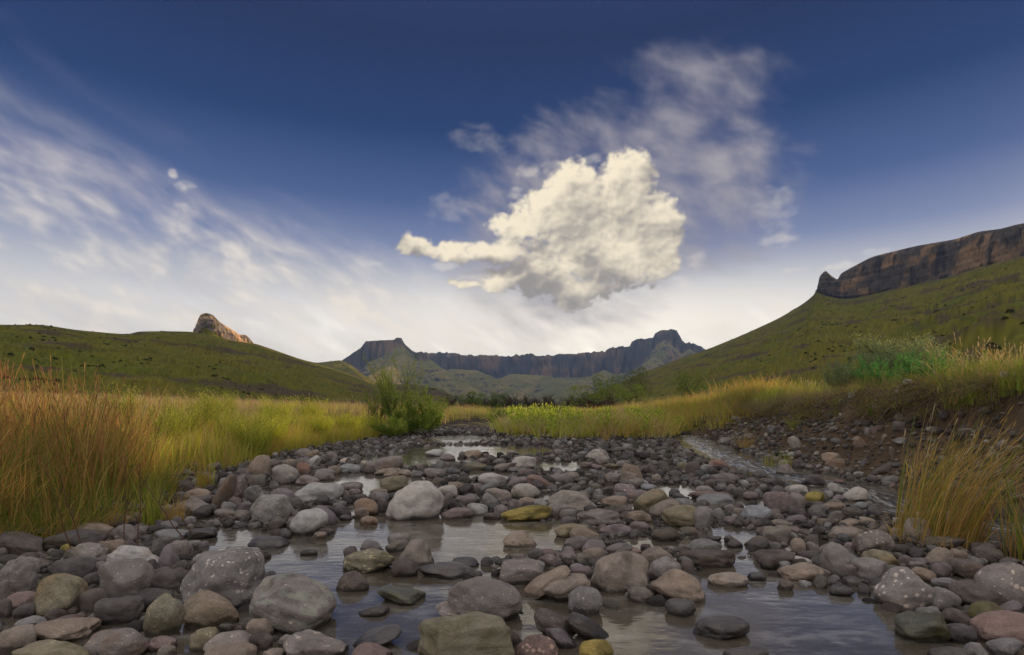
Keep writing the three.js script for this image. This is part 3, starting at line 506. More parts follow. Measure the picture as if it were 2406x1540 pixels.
const ROCKS = [ // x, y of the base, z, width, height, depth, shape, tilt, fineness, kind of stone, label
[-2.191,-0.086,-4.351,0.611,0.491,0.502,2,-8,24,'gL','big grey boulder covered in large white lichen spots'],
[-2.076,-0.053,-3.906,0.405,0.245,0.348,3,10,18,'t','smooth tan egg-shaped boulder leaning under the lichen-spotted boulder'],
[-3.073,-0.066,-4.525,0.394,0.331,0.344,0,0,15,'gs','round grey boulder peppered with tiny white specks'],
[-3.547,-0.051,-5.363,0.5,0.229,0.34,5,8,16,'l','long pale grey boulder with a flat top'],
[-4.141,-0.045,-5.54,0.366,0.193,0.333,0,0,11,'gs'],
[-3.73,-0.056,-4.827,0.359,0.264,0.255,0,0,13,'d'],
[-4.007,-0.064,-4.627,0.315,0.324,0.255,0,12,12,'gs','broad grey-green boulder dotted with pale specks'],
[-3.292,-0.064,-4.137,0.334,0.322,0.303,1,-25,14,'o','ochre three-cornered boulder among rounded stones'],
[-3.621,-0.04,-4.203,0.207,0.152,0.149,5,-8,8,'r'],
[-3.037,-0.046,-4.132,0.169,0.198,0.124,0,0,7,'d'],
[-2.714,-0.046,-3.938,0.289,0.205,0.233,0,5,13,'d'],
[-2.271,-0.063,-3.694,0.232,0.319,0.177,0,15,11,'os','upright olive egg-shaped boulder with fine grain'],
[-2.629,-0.045,-4.18,0.259,0.193,0.214,0,0,10,'d'],
[-2.854,-0.045,-4.654,0.298,0.186,0.248,0,0,11,'d'],
[-2.797,-0.04,-4.778,0.16,0.169,0.115,0,35,7,'p'],
[-3.258,-0.052,-5.381,0.192,0.233,0.146,1,0,7,'p'],
[-3.305,-0.046,-5.686,0.203,0.197,0.157,0,0,7,'g'],
[-2.982,-0.037,-5.13,0.129,0.137,0.119,0,0,7,'d'],
[-3.711,-0.035,-5.138,0.156,0.123,0.138,0,0,7,'p'],
[-3.492,-0.037,-4.752,0.164,0.138,0.123,0,-15,7,'d'],
[-4.666,-0.049,-6.051,0.546,0.217,0.456,0,0,16,'d'],
[-4.787,-0.047,-6.519,0.383,0.2,0.283,0,12,10,'t'],
[-4.058,-0.044,-5.778,0.285,0.186,0.162,5,0,8,'t'],
[-4.282,-0.053,-6.285,0.283,0.245,0.201,0,10,8,'gs'],
[-4.911,-0.024,-7.115,0.328,0.177,0.297,0,0,8,'t'],
[-4.961,-0.057,-5.761,0.447,0.279,0.335,0,20,13,'d'],
[-4.535,-0.036,-5.803,0.134,0.123,0.102,0,0,7,'y'],
[-4.623,-0.037,-5.44,0.205,0.132,0.191,0,0,7,'d'],
[-4.374,-0.035,-5.272,0.188,0.11,0.171,0,0,7,'d'],
[-3.911,-0.036,-6.511,0.362,0.123,0.264,5,0,9,'b'],
[-3.551,-0.041,-6.497,0.341,0.157,0.23,5,-8,9,'dw'],
[-4.191,-0.029,-6.942,0.226,0.132,0.171,0,0,7,'g'],
[-4.062,-0.024,-7.183,0.136,0.136,0.126,2,0,7,'g'],
[-4.194,-0.03,-7.114,0.119,0.159,0.104,0,0,7,'g'],
[-4.581,-0.031,-7.561,0.182,0.228,0.17,0,20,7,'g'],
[-4.444,-0.028,-7.808,0.336,0.234,0.306,0,0,7,'ts'],
[-4.33,-0.04,-7.773,0.408,0.317,0.316,0,30,9,'g'],
[-3.828,-0.021,-7.585,0.286,0.159,0.227,0,10,7,'g'],
[-4.233,-0.065,-8.327,0.341,0.589,0.255,0,25,7,'t','upright tan boulder at the foot of the grassy bank'],
[-4.345,-0.028,-8.992,0.292,0.421,0.218,0,25,7,'pL'],
[-5.01,0.004,-9.077,0.419,0.199,0.304,0,0,8,'ts'],
[-5.372,-0.009,-9.326,0.293,0.323,0.229,0,0,7,'d'],
[-3.997,-0.014,-8.859,0.334,0.303,0.283,0,0,7,'b'],
[-4.634,0.02,-10.331,0.336,0.258,0.24,2,0,7,'gs'],
[-3.939,-0.019,-8.108,0.187,0.235,0.162,0,0,7,'p'],
[-3.726,-0.023,-7.081,0.2,0.113,0.122,5,-8,7,'g'],
[-2.485,-0.037,-5.565,0.228,0.141,0.204,0,15,7,'ds'],
[-3.242,-0.032,-3.825,0.16,0.088,0.131,0,0,7,'b'],
[-3.029,-0.033,-3.861,0.227,0.101,0.144,5,-10,10,'ps'],
[-2.895,-0.038,-3.663,0.373,0.132,0.317,0,0,18,'t','low tan boulder with a rusty flank among small dark stones'],
[-2.982,-0.044,-3.437,0.223,0.193,0.161,0,0,11,'t'],
[-2.629,-0.042,-3.283,0.41,0.155,0.221,5,0,22,'os'],
[-2.336,-0.048,-3.402,0.339,0.203,0.292,0,0,17,'gs','broad domed grey boulder with rough grain'],
[-2.13,-0.035,-3.47,0.16,0.105,0.144,0,0,8,'rs'],
[-2.028,-0.034,-3.344,0.112,0.104,0.08,0,0,7,'t'],
[-1.892,-0.04,-3.488,0.183,0.166,0.162,0,0,9,'o'],
[-1.707,-0.038,-3.432,0.281,0.144,0.22,0,0,14,'gs'],
[-1.653,-0.036,-3.349,0.284,0.112,0.235,0,0,15,'t'],
[-1.625,-0.039,-3.671,0.169,0.148,0.121,0,0,8,'ts'],
[-1.536,-0.037,-3.484,0.146,0.134,0.105,0,30,7,'d'],
[-1.87,-0.033,-3.712,0.101,0.098,0.076,0,0,7,'dw'],
[-1.768,-0.031,-3.71,0.078,0.081,0.073,0,0,7,'rw'],
[-3.18,-0.03,-4.063,0.136,0.078,0.103,0,0,7,'ds'],
[-3.255,-0.03,-4.224,0.12,0.078,0.106,0,0,7,'d'],
[-3.432,-0.034,-4.029,0.152,0.122,0.14,0,-20,7,'d'],
[-3.932,-0.046,-4.407,0.069,0.188,0.065,0,0,7,'g'],
[-3.558,-0.04,-3.995,0.075,0.167,0.06,0,0,7,'d'],
[-3.422,-0.03,-6.114,0.199,0.082,0.129,5,0,7,'b'],
[-4.374,-0.032,-6.693,0.168,0.121,0.15,0,0,7,'g'],
[-2.999,-0.024,-8.81,0.721,0.349,0.523,2,0,14,'ls','long pale boulder with a shaded hollow in its side'],
[-2.794,0.023,-9.902,0.384,0.181,0.338,0,0,7,'gs'],
[-2.029,-0.004,-9.767,0.502,0.338,0.445,0,-8,9,'o','smooth olive-tan boulder behind the great pale boulder'],
[-1.313,-0.081,-7.698,0.775,0.591,0.685,1,0,17,'lH','great pale domed boulder at the head of the still pool'],
[-2.38,-0.067,-6.672,0.441,0.364,0.315,0,-22,11,'lH','white-topped slanting boulder at the edge of the still pool'],
[-2.377,-0.045,-7.229,0.334,0.276,0.307,0,30,8,'p'],
[-1.985,-0.037,-7.74,0.325,0.294,0.237,0,10,7,'t'],
[-2.062,-0.001,-8.794,0.314,0.196,0.247,0,0,7,'g'],
[-1.81,-0.027,-7.934,0.15,0.261,0.128,0,0,7,'d'],
[-2.0,-0.024,-7.567,0.198,0.181,0.183,0,0,7,'t'],
[-1.818,-0.024,-7.204,0.242,0.137,0.176,5,0,7,'t'],
[-3.178,-0.055,-7.518,0.512,0.388,0.423,2,0,12,'bs','blue-grey pitted boulder with a flattened face'],
[-2.861,-0.033,-6.939,0.211,0.166,0.165,0,0,7,'ds'],
[-3.441,-0.023,-8.52,0.366,0.311,0.286,0,15,7,'ps'],
[-4.208,0.026,-10.697,0.37,0.278,0.279,0,0,7,'l'],
[-3.79,0.03,-10.566,0.41,0.222,0.299,0,10,7,'g'],
[-3.665,0.041,-11.09,0.384,0.221,0.286,0,10,7,'g'],
[-2.604,-0.039,-6.084,0.402,0.139,0.295,5,0,11,'dw'],
[-1.221,-0.041,-6.106,0.243,0.173,0.182,0,0,7,'gs'],
[-1.445,-0.041,-5.887,0.253,0.159,0.183,3,10,7,'g'],
[-1.586,-0.038,-5.63,0.154,0.149,0.144,0,-15,7,'d'],
[-1.19,-0.039,-5.892,0.235,0.144,0.195,0,-12,7,'g'],
[-0.917,-0.058,-5.442,0.365,0.279,0.29,1,0,11,'t','brown pointed boulder standing in the still pool'],
[-1.302,-0.048,-5.216,0.498,0.217,0.324,5,0,16,'oL','low olive slab with a white crusty lichen patch'],
[-0.948,-0.046,-5.031,0.243,0.19,0.217,0,15,8,'d'],
[-0.574,-0.04,-5.02,0.5,0.142,0.309,5,5,17,'dw','long dark flat rock lying in the water'],
[-0.434,-0.034,-5.338,0.257,0.103,0.186,5,0,8,'dw'],
[-1.296,-0.045,-4.635,0.282,0.186,0.201,1,-12,10,'ds','dark wedge-shaped rock alone in the flowing water'],
[-0.851,-0.037,-4.338,0.368,0.127,0.258,5,10,15,'mw','jagged mossy dark rock barely above the water'],
[-0.991,-0.031,-4.061,0.213,0.083,0.146,5,-5,9,'dw'],
[-0.837,-0.036,-3.554,0.298,0.13,0.271,0,-25,14,'dw','long dark rock slanting out of the water'],
[-0.818,-0.036,-3.33,0.227,0.111,0.192,0,0,12,'r'],
[-1.159,-0.042,-3.38,0.358,0.161,0.31,0,8,18,'gL','grey oblong boulder thick with small white lichen dots'],
[-0.189,-0.065,-4.03,0.532,0.348,0.381,0,8,23,'gs','massive rounded grey boulder with white scratches and specks'],
[-0.366,-0.037,-4.029,0.355,0.12,0.282,3,10,15,'gs'],
[-0.271,-0.063,-3.334,0.58,0.314,0.415,2,-3,26,'o','massive smooth olive boulder with a broad domed top'],
[-1.51,-0.069,-3.913,0.587,0.361,0.507,2,12,26,'gM','huge grey boulder with blue-green lichen crust on its face'],
[-1.398,-0.03,-3.521,0.096,0.089,0.075,0,0,7,'g'],
[-1.401,-0.031,-3.328,0.14,0.081,0.113,0,0,7,'t'],
[-2.04,-0.029,-5.71,0.168,0.084,0.12,5,0,7,'dw'],
[-0.734,-0.024,-7.602,0.422,0.175,0.267,5,0,9,'p'],
[-0.475,-0.021,-7.862,0.297,0.193,0.244,0,10,7,'l'],
[-0.79,-0.001,-8.219,0.241,0.115,0.212,0,0,7,'g'],
[-0.265,-0.016,-7.51,0.236,0.119,0.143,5,0,7,'d'],
[-0.144,-0.019,-7.797,0.229,0.177,0.184,0,0,7,'p'],
[-0.95,-0.024,-8.189,0.189,0.279,0.141,0,25,7,'g'],
[-1.044,-0.003,-9.169,0.327,0.26,0.261,0,-10,7,'l'],
[-0.945,0.006,-9.574,0.291,0.248,0.273,0,0,7,'t'],
[-1.357,0.038,-10.552,0.288,0.16,0.268,1,0,7,'d'],
[-0.651,0.019,-9.757,0.327,0.182,0.28,0,0,7,'p'],
[-0.35,0.021,-10.568,0.576,0.277,0.472,0,0,9,'ls'],
[-0.218,-0.001,-9.0,0.425,0.224,0.238,5,12,8,'t'],
[-0.699,0.001,-8.643,0.317,0.152,0.222,5,0,7,'p'],
[-2.876,-0.018,-7.554,0.166,0.137,0.152,0,0,7,'p'],
[-2.672,-0.038,-6.914,0.13,0.196,0.104,0,0,7,'p'],
[-2.569,-0.041,-6.428,0.155,0.156,0.138,0,20,7,'dw'],
[-2.199,-0.034,-6.481,0.177,0.104,0.121,5,-10,7,'g'],
[-2.173,-0.032,-6.671,0.196,0.119,0.169,0,0,7,'d'],
[-2.181,-0.017,-7.438,0.156,0.109,0.138,0,0,7,'d'],
[-2.6,0.02,-9.406,0.197,0.136,0.157,0,0,7,'p'],
[-2.653,0.008,-9.049,0.133,0.178,0.117,0,0,7,'g'],
[-2.418,0.011,-8.933,0.309,0.127,0.198,5,0,7,'d'],
[-2.23,0.025,-9.552,0.321,0.112,0.218,5,0,7,'t'],
[0.087,-0.047,-6.129,0.366,0.201,0.283,1,8,10,'t','brown rough peaked rock standing alone in the still pool'],
[0.085,-0.046,-4.876,0.384,0.208,0.349,0,0,13,'gs','smooth dark grey boulder with fine white specks beside the brown cigar-shaped stone'],
[0.19,-0.035,-7.525,0.679,0.241,0.441,5,-12,16,'y','yellow-mossed slanting rock at the far edge of the still pool'],
[0.888,-0.07,-4.662,0.484,0.372,0.339,2,10,18,'tH','large tan flat-faced boulder in the middle of the stone bar'],
[1.347,-0.051,-5.298,0.339,0.226,0.28,0,-10,11,'t','smooth tan boulder tucked behind the flat-faced boulder'],
[1.303,-0.051,-4.872,0.286,0.242,0.218,0,-20,10,'g'],
[1.291,-0.056,-4.451,0.397,0.261,0.336,1,10,15,'t','tan pyramid-shaped boulder above the little fall of water'],
[1.51,-0.048,-4.938,0.14,0.198,0.114,0,0,7,'d'],
[1.862,-0.045,-5.381,0.508,0.185,0.336,5,0,16,'d','broad dark brown boulder with an undercut base'],
[1.983,-0.04,-5.881,0.327,0.155,0.289,0,-8,9,'g'],
[0.529,-0.051,-4.102,0.249,0.231,0.196,0,-10,10,'gs','round grey boulder with pale flecks in the shallow channel'],
[0.401,-0.05,-4.415,0.412,0.219,0.346,3,-10,16,'t','grey-tan wedge with a sharp front edge'],
[0.266,-0.058,-4.488,0.381,0.281,0.329,0,-38,15,'t','brown cigar-shaped stone lying aslant'],
[0.605,-0.035,-4.993,0.194,0.115,0.174,0,-12,7,'p'],
[0.975,-0.037,-4.352,0.187,0.143,0.148,0,10,7,'t'],
[0.289,-0.044,-3.75,0.295,0.178,0.262,0,25,13,'ds'],
[0.487,-0.047,-3.652,0.291,0.188,0.196,5,28,14,'dw'],
[0.31,-0.039,-3.539,0.204,0.139,0.188,0,30,10,'pw'],
[0.146,-0.044,-3.348,0.256,0.169,0.234,0,0,13,'rL','red-brown domed boulder with white flakes'],
[0.493,-0.041,-3.321,0.205,0.147,0.169,0,0,10,'y','yellow-green algae-coated boulder in the water'],
[1.205,-0.04,-4.065,0.217,0.142,0.18,0,-10,9,'dw'],
[1.803,-0.035,-4.769,0.335,0.118,0.235,5,-5,12,'t','low brown domed rock in the open water'],
[2.103,-0.031,-4.873,0.158,0.097,0.101,5,0,7,'dw'],
[1.357,-0.037,-3.702,0.361,0.134,0.244,5,-8,17,'dw','dark wet rock awash in the open water'],
[1.366,-0.035,-3.314,0.264,0.106,0.151,5,0,14,'dw'],
[2.0,-0.038,-8.184,0.498,0.366,0.438,0,-25,10,'os','tall golden-tan egg-shaped boulder'],
[2.076,-0.035,-7.746,0.414,0.276,0.347,0,-20,9,'t'],
[2.153,-0.051,-7.166,0.549,0.303,0.466,0,0,13,'os','wide olive boulder with a smooth rounded back'],
[2.361,-0.054,-7.035,0.28,0.317,0.226,0,0,7,'g'],
[1.504,-0.01,-8.408,0.414,0.2,0.352,0,0,8,'ts'],
[0.85,-0.039,-8.183,0.721,0.352,0.627,1,0,15,'lt','broad pale shield-shaped boulder in the middle of the river'],
[0.25,-0.011,-8.336,0.323,0.193,0.276,0,0,7,'t'],
[0.217,-0.006,-9.172,0.471,0.284,0.41,0,-8,9,'lt'],
[0.468,0.014,-10.235,0.483,0.287,0.346,0,15,8,'rs','pink boulder with a white mark on its back'],
[0.102,0.018,-10.124,0.329,0.252,0.247,0,-12,7,'p'],
[0.285,0.033,-10.442,0.416,0.18,0.337,0,0,7,'g'],
[0.932,0.043,-10.964,0.437,0.188,0.367,0,-8,7,'g'],
[1.841,-0.001,-9.288,0.37,0.262,0.281,0,0,7,'pL'],
[1.985,0.01,-9.14,0.422,0.166,0.333,0,-10,8,'p'],
[2.391,0.029,-9.931,0.281,0.139,0.241,0,0,7,'b'],
[2.249,0.029,-10.8,0.464,0.265,0.334,1,0,7,'t'],
[1.939,0.04,-10.936,0.367,0.204,0.301,0,0,7,'g'],
[1.118,-0.039,-7.253,0.578,0.222,0.435,0,0,14,'g'],
[0.742,-0.022,-7.565,0.246,0.163,0.178,0,0,7,'g'],
[0.725,-0.024,-7.234,0.205,0.131,0.152,0,0,7,'d'],
[0.688,-0.043,-6.589,0.408,0.175,0.235,5,0,10,'o'],
[0.822,-0.042,-6.449,0.345,0.169,0.259,0,0,9,'t'],
[0.685,-0.044,-5.99,0.264,0.176,0.19,0,-15,7,'g'],
[1.209,-0.039,-6.643,0.397,0.16,0.245,5,0,10,'p'],
[1.646,-0.028,-7.348,0.331,0.185,0.281,0,0,8,'t'],
[1.521,-0.034,-6.842,0.258,0.151,0.218,0,0,7,'p'],
[1.726,-0.043,-6.379,0.308,0.177,0.235,0,-10,8,'d'],
[2.077,-0.032,-6.678,0.203,0.117,0.186,0,0,7,'d'],
[3.022,-0.012,-8.473,0.551,0.22,0.389,0,0,11,'b','blue-grey boulder in front of a long pink stone'],
[3.161,0.004,-8.996,0.717,0.173,0.347,5,0,14,'r'],
[3.216,-0.035,-7.469,0.384,0.241,0.307,0,0,9,'bs'],
[0.544,-0.044,-5.457,0.183,0.185,0.135,0,-30,7,'p'],
[0.842,-0.04,-5.857,0.258,0.153,0.231,0,0,7,'p'],
[0.796,-0.038,-5.56,0.239,0.149,0.19,0,-10,7,'t'],
[1.077,-0.04,-5.721,0.27,0.16,0.194,0,-22,8,'g'],
[1.188,-0.033,-5.721,0.228,0.104,0.194,0,0,7,'p'],
[0.344,-0.041,-5.324,0.207,0.152,0.151,0,-15,7,'p'],
[0.314,-0.031,-5.701,0.317,0.09,0.193,5,-10,9,'r'],
[0.067,-0.032,-5.484,0.144,0.102,0.106,5,0,7,'p'],
[0.592,-0.032,-5.133,0.14,0.099,0.126,0,0,7,'p'],
[0.556,-0.027,-7.677,0.225,0.221,0.182,0,25,7,'g'],
[2.609,-0.038,-6.096,0.23,0.141,0.206,0,-12,7,'d'],
[2.369,-0.035,-6.039,0.165,0.124,0.141,1,0,7,'d'],
[2.398,-0.033,-6.264,0.131,0.109,0.105,2,-15,7,'d'],
[2.649,0.014,-9.285,0.175,0.159,0.131,2,0,7,'dw'],
[2.59,0.002,-8.772,0.23,0.178,0.195,0,20,7,'dw'],
[2.258,-0.029,-6.362,0.167,0.078,0.123,5,0,7,'dw'],
[2.748,-0.025,-7.552,0.158,0.183,0.148,0,0,7,'g'],
[3.045,-0.013,-7.934,0.15,0.155,0.128,0,-20,7,'g'],
[3.136,-0.009,-7.858,0.173,0.115,0.138,0,0,7,'t'],
[2.74,-0.027,-7.158,0.15,0.148,0.138,0,0,7,'p'],
[3.024,-0.027,-7.042,0.14,0.132,0.1,0,0,7,'d'],
[3.737,0.013,-9.303,0.234,0.168,0.173,0,0,7,'d'],
[3.764,0.006,-8.983,0.235,0.171,0.198,0,-10,7,'p'],
[3.251,0.017,-9.568,0.301,0.168,0.256,0,0,7,'g'],
[3.625,0.026,-9.818,0.185,0.155,0.139,0,0,7,'g'],
[3.726,0.017,-9.642,0.172,0.187,0.148,0,0,7,'g'],
[2.769,0.041,-10.885,0.194,0.196,0.178,0,-15,7,'t'],
[3.714,-0.043,-7.93,0.391,0.363,0.31,0,0,8,'ps','round purplish boulder flecked with white'],
[2.919,-0.052,-6.275,0.309,0.24,0.249,2,8,8,'g','squared grey boulder with a flat top at the edge of the shallows'],
[2.939,-0.064,-5.122,0.29,0.324,0.22,1,5,10,'g','pear-shaped grey boulder on the stony shore'],
[2.959,-0.064,-4.275,0.421,0.327,0.321,0,0,17,'gL','large round dark boulder with yellow-white lichen flecks at the water\'s edge'],
[3.628,-0.062,-5.709,0.359,0.318,0.331,0,-30,11,'gL','tilted grey-green boulder spotted with pale yellow lichen'],
[4.493,-0.064,-6.286,0.349,0.33,0.277,1,0,9,'t','brown peaked boulder beside the clump of golden grass'],
[3.434,-0.049,-5.278,0.304,0.213,0.28,2,10,10,'o','olive-brown boulder with a split face'],
[3.126,-0.045,-4.947,0.306,0.203,0.278,0,8,10,'g'],
[3.767,-0.043,-6.42,0.397,0.176,0.333,2,0,10,'t','tan block with a slanted flat face'],
[2.514,-0.04,-4.948,0.368,0.161,0.28,2,-3,13,'t','dark tan slab standing in the pool'],
[2.523,-0.039,-5.474,0.362,0.145,0.319,0,0,11,'d'],
[2.362,-0.043,-5.219,0.17,0.169,0.14,0,-25,7,'dw'],
[2.723,-0.034,-5.432,0.285,0.107,0.173,5,10,9,'l'],
[2.926,-0.034,-5.575,0.24,0.106,0.154,5,0,7,'d'],
[3.079,-0.037,-5.836,0.171,0.141,0.133,0,0,7,'gL'],
[2.929,-0.046,-5.813,0.152,0.198,0.125,0,10,7,'t'],
[2.947,-0.039,-4.961,0.13,0.147,0.096,0,-30,7,'p'],
[2.826,-0.035,-4.715,0.153,0.107,0.131,0,0,7,'dw'],
[2.589,-0.033,-4.493,0.184,0.11,0.149,0,0,7,'dw'],
[2.222,-0.035,-4.62,0.121,0.115,0.095,0,20,7,'d'],
[3.147,-0.046,-4.168,0.21,0.201,0.185,0,25,8,'gs'],
[3.514,-0.049,-4.269,0.376,0.211,0.331,0,0,15,'d','broad dark olive boulder under the great lichened slab'],
[3.675,-0.074,-4.245,0.423,0.389,0.297,0,0,17,'gL','great dark slab strewn with pale lichen flakes'],
[3.23,-0.045,-3.872,0.207,0.191,0.171,0,-15,9,'m','moss-tinted dark boulder with cracked top'],
[2.638,-0.047,-3.643,0.355,0.197,0.27,0,-8,17,'mw','mossy dark boulder in the water, pale green on its back'],
[3.009,-0.042,-3.831,0.185,0.161,0.17,0,25,8,'d'],
[2.835,-0.041,-3.6,0.189,0.154,0.167,0,20,9,'ds'],
[3.12,-0.047,-3.602,0.355,0.211,0.267,0,-15,17,'r'],
[2.941,-0.037,-3.4,0.185,0.136,0.142,0,-15,9,'g'],
[2.687,-0.04,-3.298,0.152,0.144,0.113,0,0,8,'g'],
[2.553,-0.033,-3.307,0.229,0.096,0.137,5,0,12,'d'],
[3.572,-0.035,-4.079,0.137,0.122,0.116,0,0,7,'p'],
[3.543,-0.036,-4.625,0.218,0.121,0.178,0,0,8,'g'],
[3.512,-0.041,-4.839,0.193,0.153,0.165,0,20,7,'t'],
[3.734,-0.046,-4.945,0.156,0.185,0.132,0,10,7,'ps'],
[3.982,-0.046,-4.99,0.272,0.186,0.238,0,0,9,'ds'],
[4.033,-0.048,-5.401,0.26,0.202,0.192,0,-22,8,'t'],
[4.324,-0.038,-5.504,0.173,0.144,0.153,0,0,7,'t'],
[4.547,-0.046,-5.412,0.284,0.193,0.22,0,10,9,'ds'],
[4.567,-0.042,-6.027,0.461,0.161,0.279,5,-5,13,'d'],
[3.918,-0.038,-5.751,0.187,0.138,0.146,0,0,7,'d'],
[4.453,-0.037,-6.573,0.152,0.129,0.127,0,0,7,'t'],
[4.415,-0.033,-6.741,0.148,0.132,0.122,0,0,7,'t'],
[3.246,-0.039,-5.823,0.189,0.146,0.15,0,-30,7,'p'],
[3.446,-0.04,-5.805,0.122,0.15,0.108,0,20,7,'p'],
[3.711,-0.037,-5.366,0.129,0.125,0.11,0,-15,7,'d'],
[3.751,-0.031,-5.279,0.127,0.08,0.092,0,0,7,'g'],
[4.104,-0.033,-5.353,0.101,0.096,0.078,0,0,7,'g'],
[6.004,-0.021,-7.406,0.311,0.144,0.253,0,0,7,'d'],
[4.979,-0.037,-6.539,0.206,0.13,0.189,0,-10,7,'g'],
[5.073,-0.037,-6.395,0.221,0.134,0.202,0,8,7,'d'],
[3.32,-0.03,-6.995,0.271,0.146,0.226,0,0,7,'t'],
[3.595,-0.028,-7.209,0.265,0.162,0.189,0,-8,7,'p'],
[3.35,-0.03,-6.739,0.212,0.11,0.188,0,0,7,'p'],
[3.575,-0.03,-6.69,0.217,0.105,0.143,5,-10,7,'g'],
[3.871,-0.031,-7.038,0.184,0.152,0.161,0,0,7,'t'],
[4.184,-0.028,-7.06,0.252,0.131,0.215,0,-12,7,'t'],
[4.463,-0.026,-7.17,0.203,0.137,0.167,0,10,7,'t'],
[4.378,-0.012,-7.625,0.248,0.11,0.154,5,0,7,'g'],
[4.657,-0.003,-8.223,0.31,0.125,0.221,5,5,7,'t'],
[5.065,-0.003,-8.241,0.242,0.13,0.146,5,5,7,'b'],
[5.356,-0.01,-8.866,0.335,0.27,0.301,0,-30,7,'ls','pale speckled boulder slanting by the fast stream'],
[4.605,-0.011,-8.644,0.308,0.236,0.224,0,-15,7,'y','ochre-yellow boulder among grey cobbles'],
[4.021,-0.033,-8.046,0.228,0.318,0.206,0,10,7,'g'],
[3.858,-0.014,-7.826,0.181,0.142,0.157,0,0,7,'b'],
[5.541,0.025,-10.494,0.363,0.247,0.294,0,0,7,'d'],
[6.142,0.049,-10.657,0.235,0.114,0.183,0,0,7,'r'],
[5.45,0.009,-9.561,0.271,0.227,0.241,3,10,7,'l'],
[4.993,0.004,-8.966,0.169,0.185,0.156,0,0,7,'b'],
[5.038,0.008,-8.798,0.185,0.14,0.138,0,0,7,'p'],
[4.518,0.003,-8.365,0.158,0.113,0.13,0,0,7,'d'],
[4.797,0.003,-8.081,0.153,0.078,0.099,5,0,7,'d'],
[4.777,0.014,-9.559,0.411,0.192,0.236,5,0,7,'l'],
[6.817,0.118,-8.356,0.298,0.228,0.251,0,0,7,'b'],
[-5.145,0.004,-11.552,0.511,0.549,0.456,1,20,7,'t','tall tan boulder leaning against the bushes on the bank'],
[-4.276,0.003,-10.728,0.486,0.436,0.353,0,15,8,'lt','pale grey-brown boulder below the bushes'],
[-5.234,0.102,-14.883,0.444,0.328,0.34,0,-20,7,'t'],
[-5.567,0.107,-15.184,0.406,0.334,0.366,0,-20,7,'g'],
[-4.629,0.071,-13.318,0.261,0.329,0.233,0,25,7,'l'],
[-4.491,0.081,-14.066,0.348,0.361,0.301,0,35,7,'g'],
[-3.983,0.097,-13.81,0.398,0.207,0.286,0,0,7,'l'],
[-3.487,0.062,-12.311,0.456,0.24,0.336,5,8,7,'b'],
[-3.774,0.043,-11.433,0.388,0.248,0.364,0,0,7,'g'],
[-3.764,0.057,-12.003,0.309,0.237,0.27,0,-15,7,'t'],
[-4.319,0.04,-11.795,0.279,0.334,0.203,0,0,7,'r'],
[-3.794,0.031,-10.587,0.414,0.215,0.373,0,8,7,'p'],
[-2.737,0.047,-12.682,0.666,0.391,0.504,0,-8,9,'gs','dark-bellied grey boulder propped on a flat stone'],
[-3.254,0.085,-13.107,0.324,0.196,0.279,0,0,7,'g'],
[-3.038,0.069,-12.163,0.238,0.184,0.222,0,0,7,'d'],
[-2.585,0.058,-11.839,0.536,0.204,0.306,5,-8,8,'t'],
[-2.456,0.058,-11.545,0.321,0.174,0.25,0,0,7,'t'],
[-2.212,0.06,-11.732,0.29,0.176,0.267,0,0,7,'t'],
[-2.013,0.071,-12.564,0.298,0.22,0.223,0,0,7,'g'],
[-1.921,0.057,-11.509,0.261,0.177,0.164,5,0,7,'g'],
[-1.575,0.05,-11.582,0.453,0.225,0.339,0,5,7,'g'],
[-2.151,0.13,-15.815,0.489,0.252,0.417,0,0,7,'l'],
[-1.662,0.114,-14.724,0.409,0.22,0.296,0,0,7,'p'],
[-5.043,0.068,-12.887,0.345,0.286,0.255,0,0,7,'t'],
[-4.239,0.091,-13.066,0.323,0.153,0.181,5,0,7,'d'],
[-5.163,0.106,-14.024,0.274,0.18,0.2,0,0,7,'p'],
[0.271,0.067,-13.21,0.626,0.329,0.524,2,0,8,'lH','blocky pale grey boulder upstream of the stone bar'],
[2.291,0.01,-10.966,0.452,0.418,0.396,1,0,7,'t','tan three-cornered boulder on the far stone bar'],
[2.211,0.091,-14.714,0.667,0.367,0.604,1,0,8,'lt'],
[-1.022,0.109,-15.025,0.464,0.295,0.345,0,0,7,'t'],
[-0.825,0.075,-12.71,0.55,0.203,0.333,5,0,7,'o'],
[-0.163,0.066,-12.558,0.53,0.24,0.448,3,-15,7,'g'],
[0.05,0.077,-12.367,0.28,0.143,0.231,0,0,7,'g'],
[0.015,0.147,-16.102,0.365,0.182,0.338,0,0,7,'g'],
[0.328,0.064,-11.842,0.415,0.161,0.315,0,0,7,'r'],
[2.295,0.094,-13.079,0.31,0.136,0.212,5,0,7,'o'],
[1.918,0.087,-12.855,0.238,0.151,0.179,0,0,7,'p'],
[2.602,0.089,-13.344,0.343,0.199,0.294,0,0,7,'g'],
[1.939,0.039,-10.921,0.349,0.214,0.288,0,0,7,'g'],
[3.491,0.152,-17.174,0.371,0.297,0.342,0,0,7,'g'],
[-0.314,0.099,-13.8,0.313,0.191,0.263,0,0,7,'g'],
[1.726,0.087,-13.106,0.324,0.181,0.277,0,0,7,'p'],
[2.191,0.104,-13.913,0.315,0.177,0.244,0,0,7,'g'],
[3.261,0.048,-11.375,0.269,0.213,0.226,0,0,7,'d'],
[3.834,0.075,-12.755,0.263,0.225,0.203,0,0,7,'o'],
[3.723,0.033,-11.723,0.278,0.372,0.246,0,0,7,'d'],
[3.263,0.054,-12.263,0.265,0.303,0.221,0,0,7,'d'],
[2.876,0.07,-12.257,0.278,0.186,0.207,0,0,7,'d'],
[2.845,0.032,-11.517,0.237,0.355,0.182,0,-30,7,'d'],
[0.953,0.047,-11.091,0.423,0.175,0.336,0,0,7,'g'],
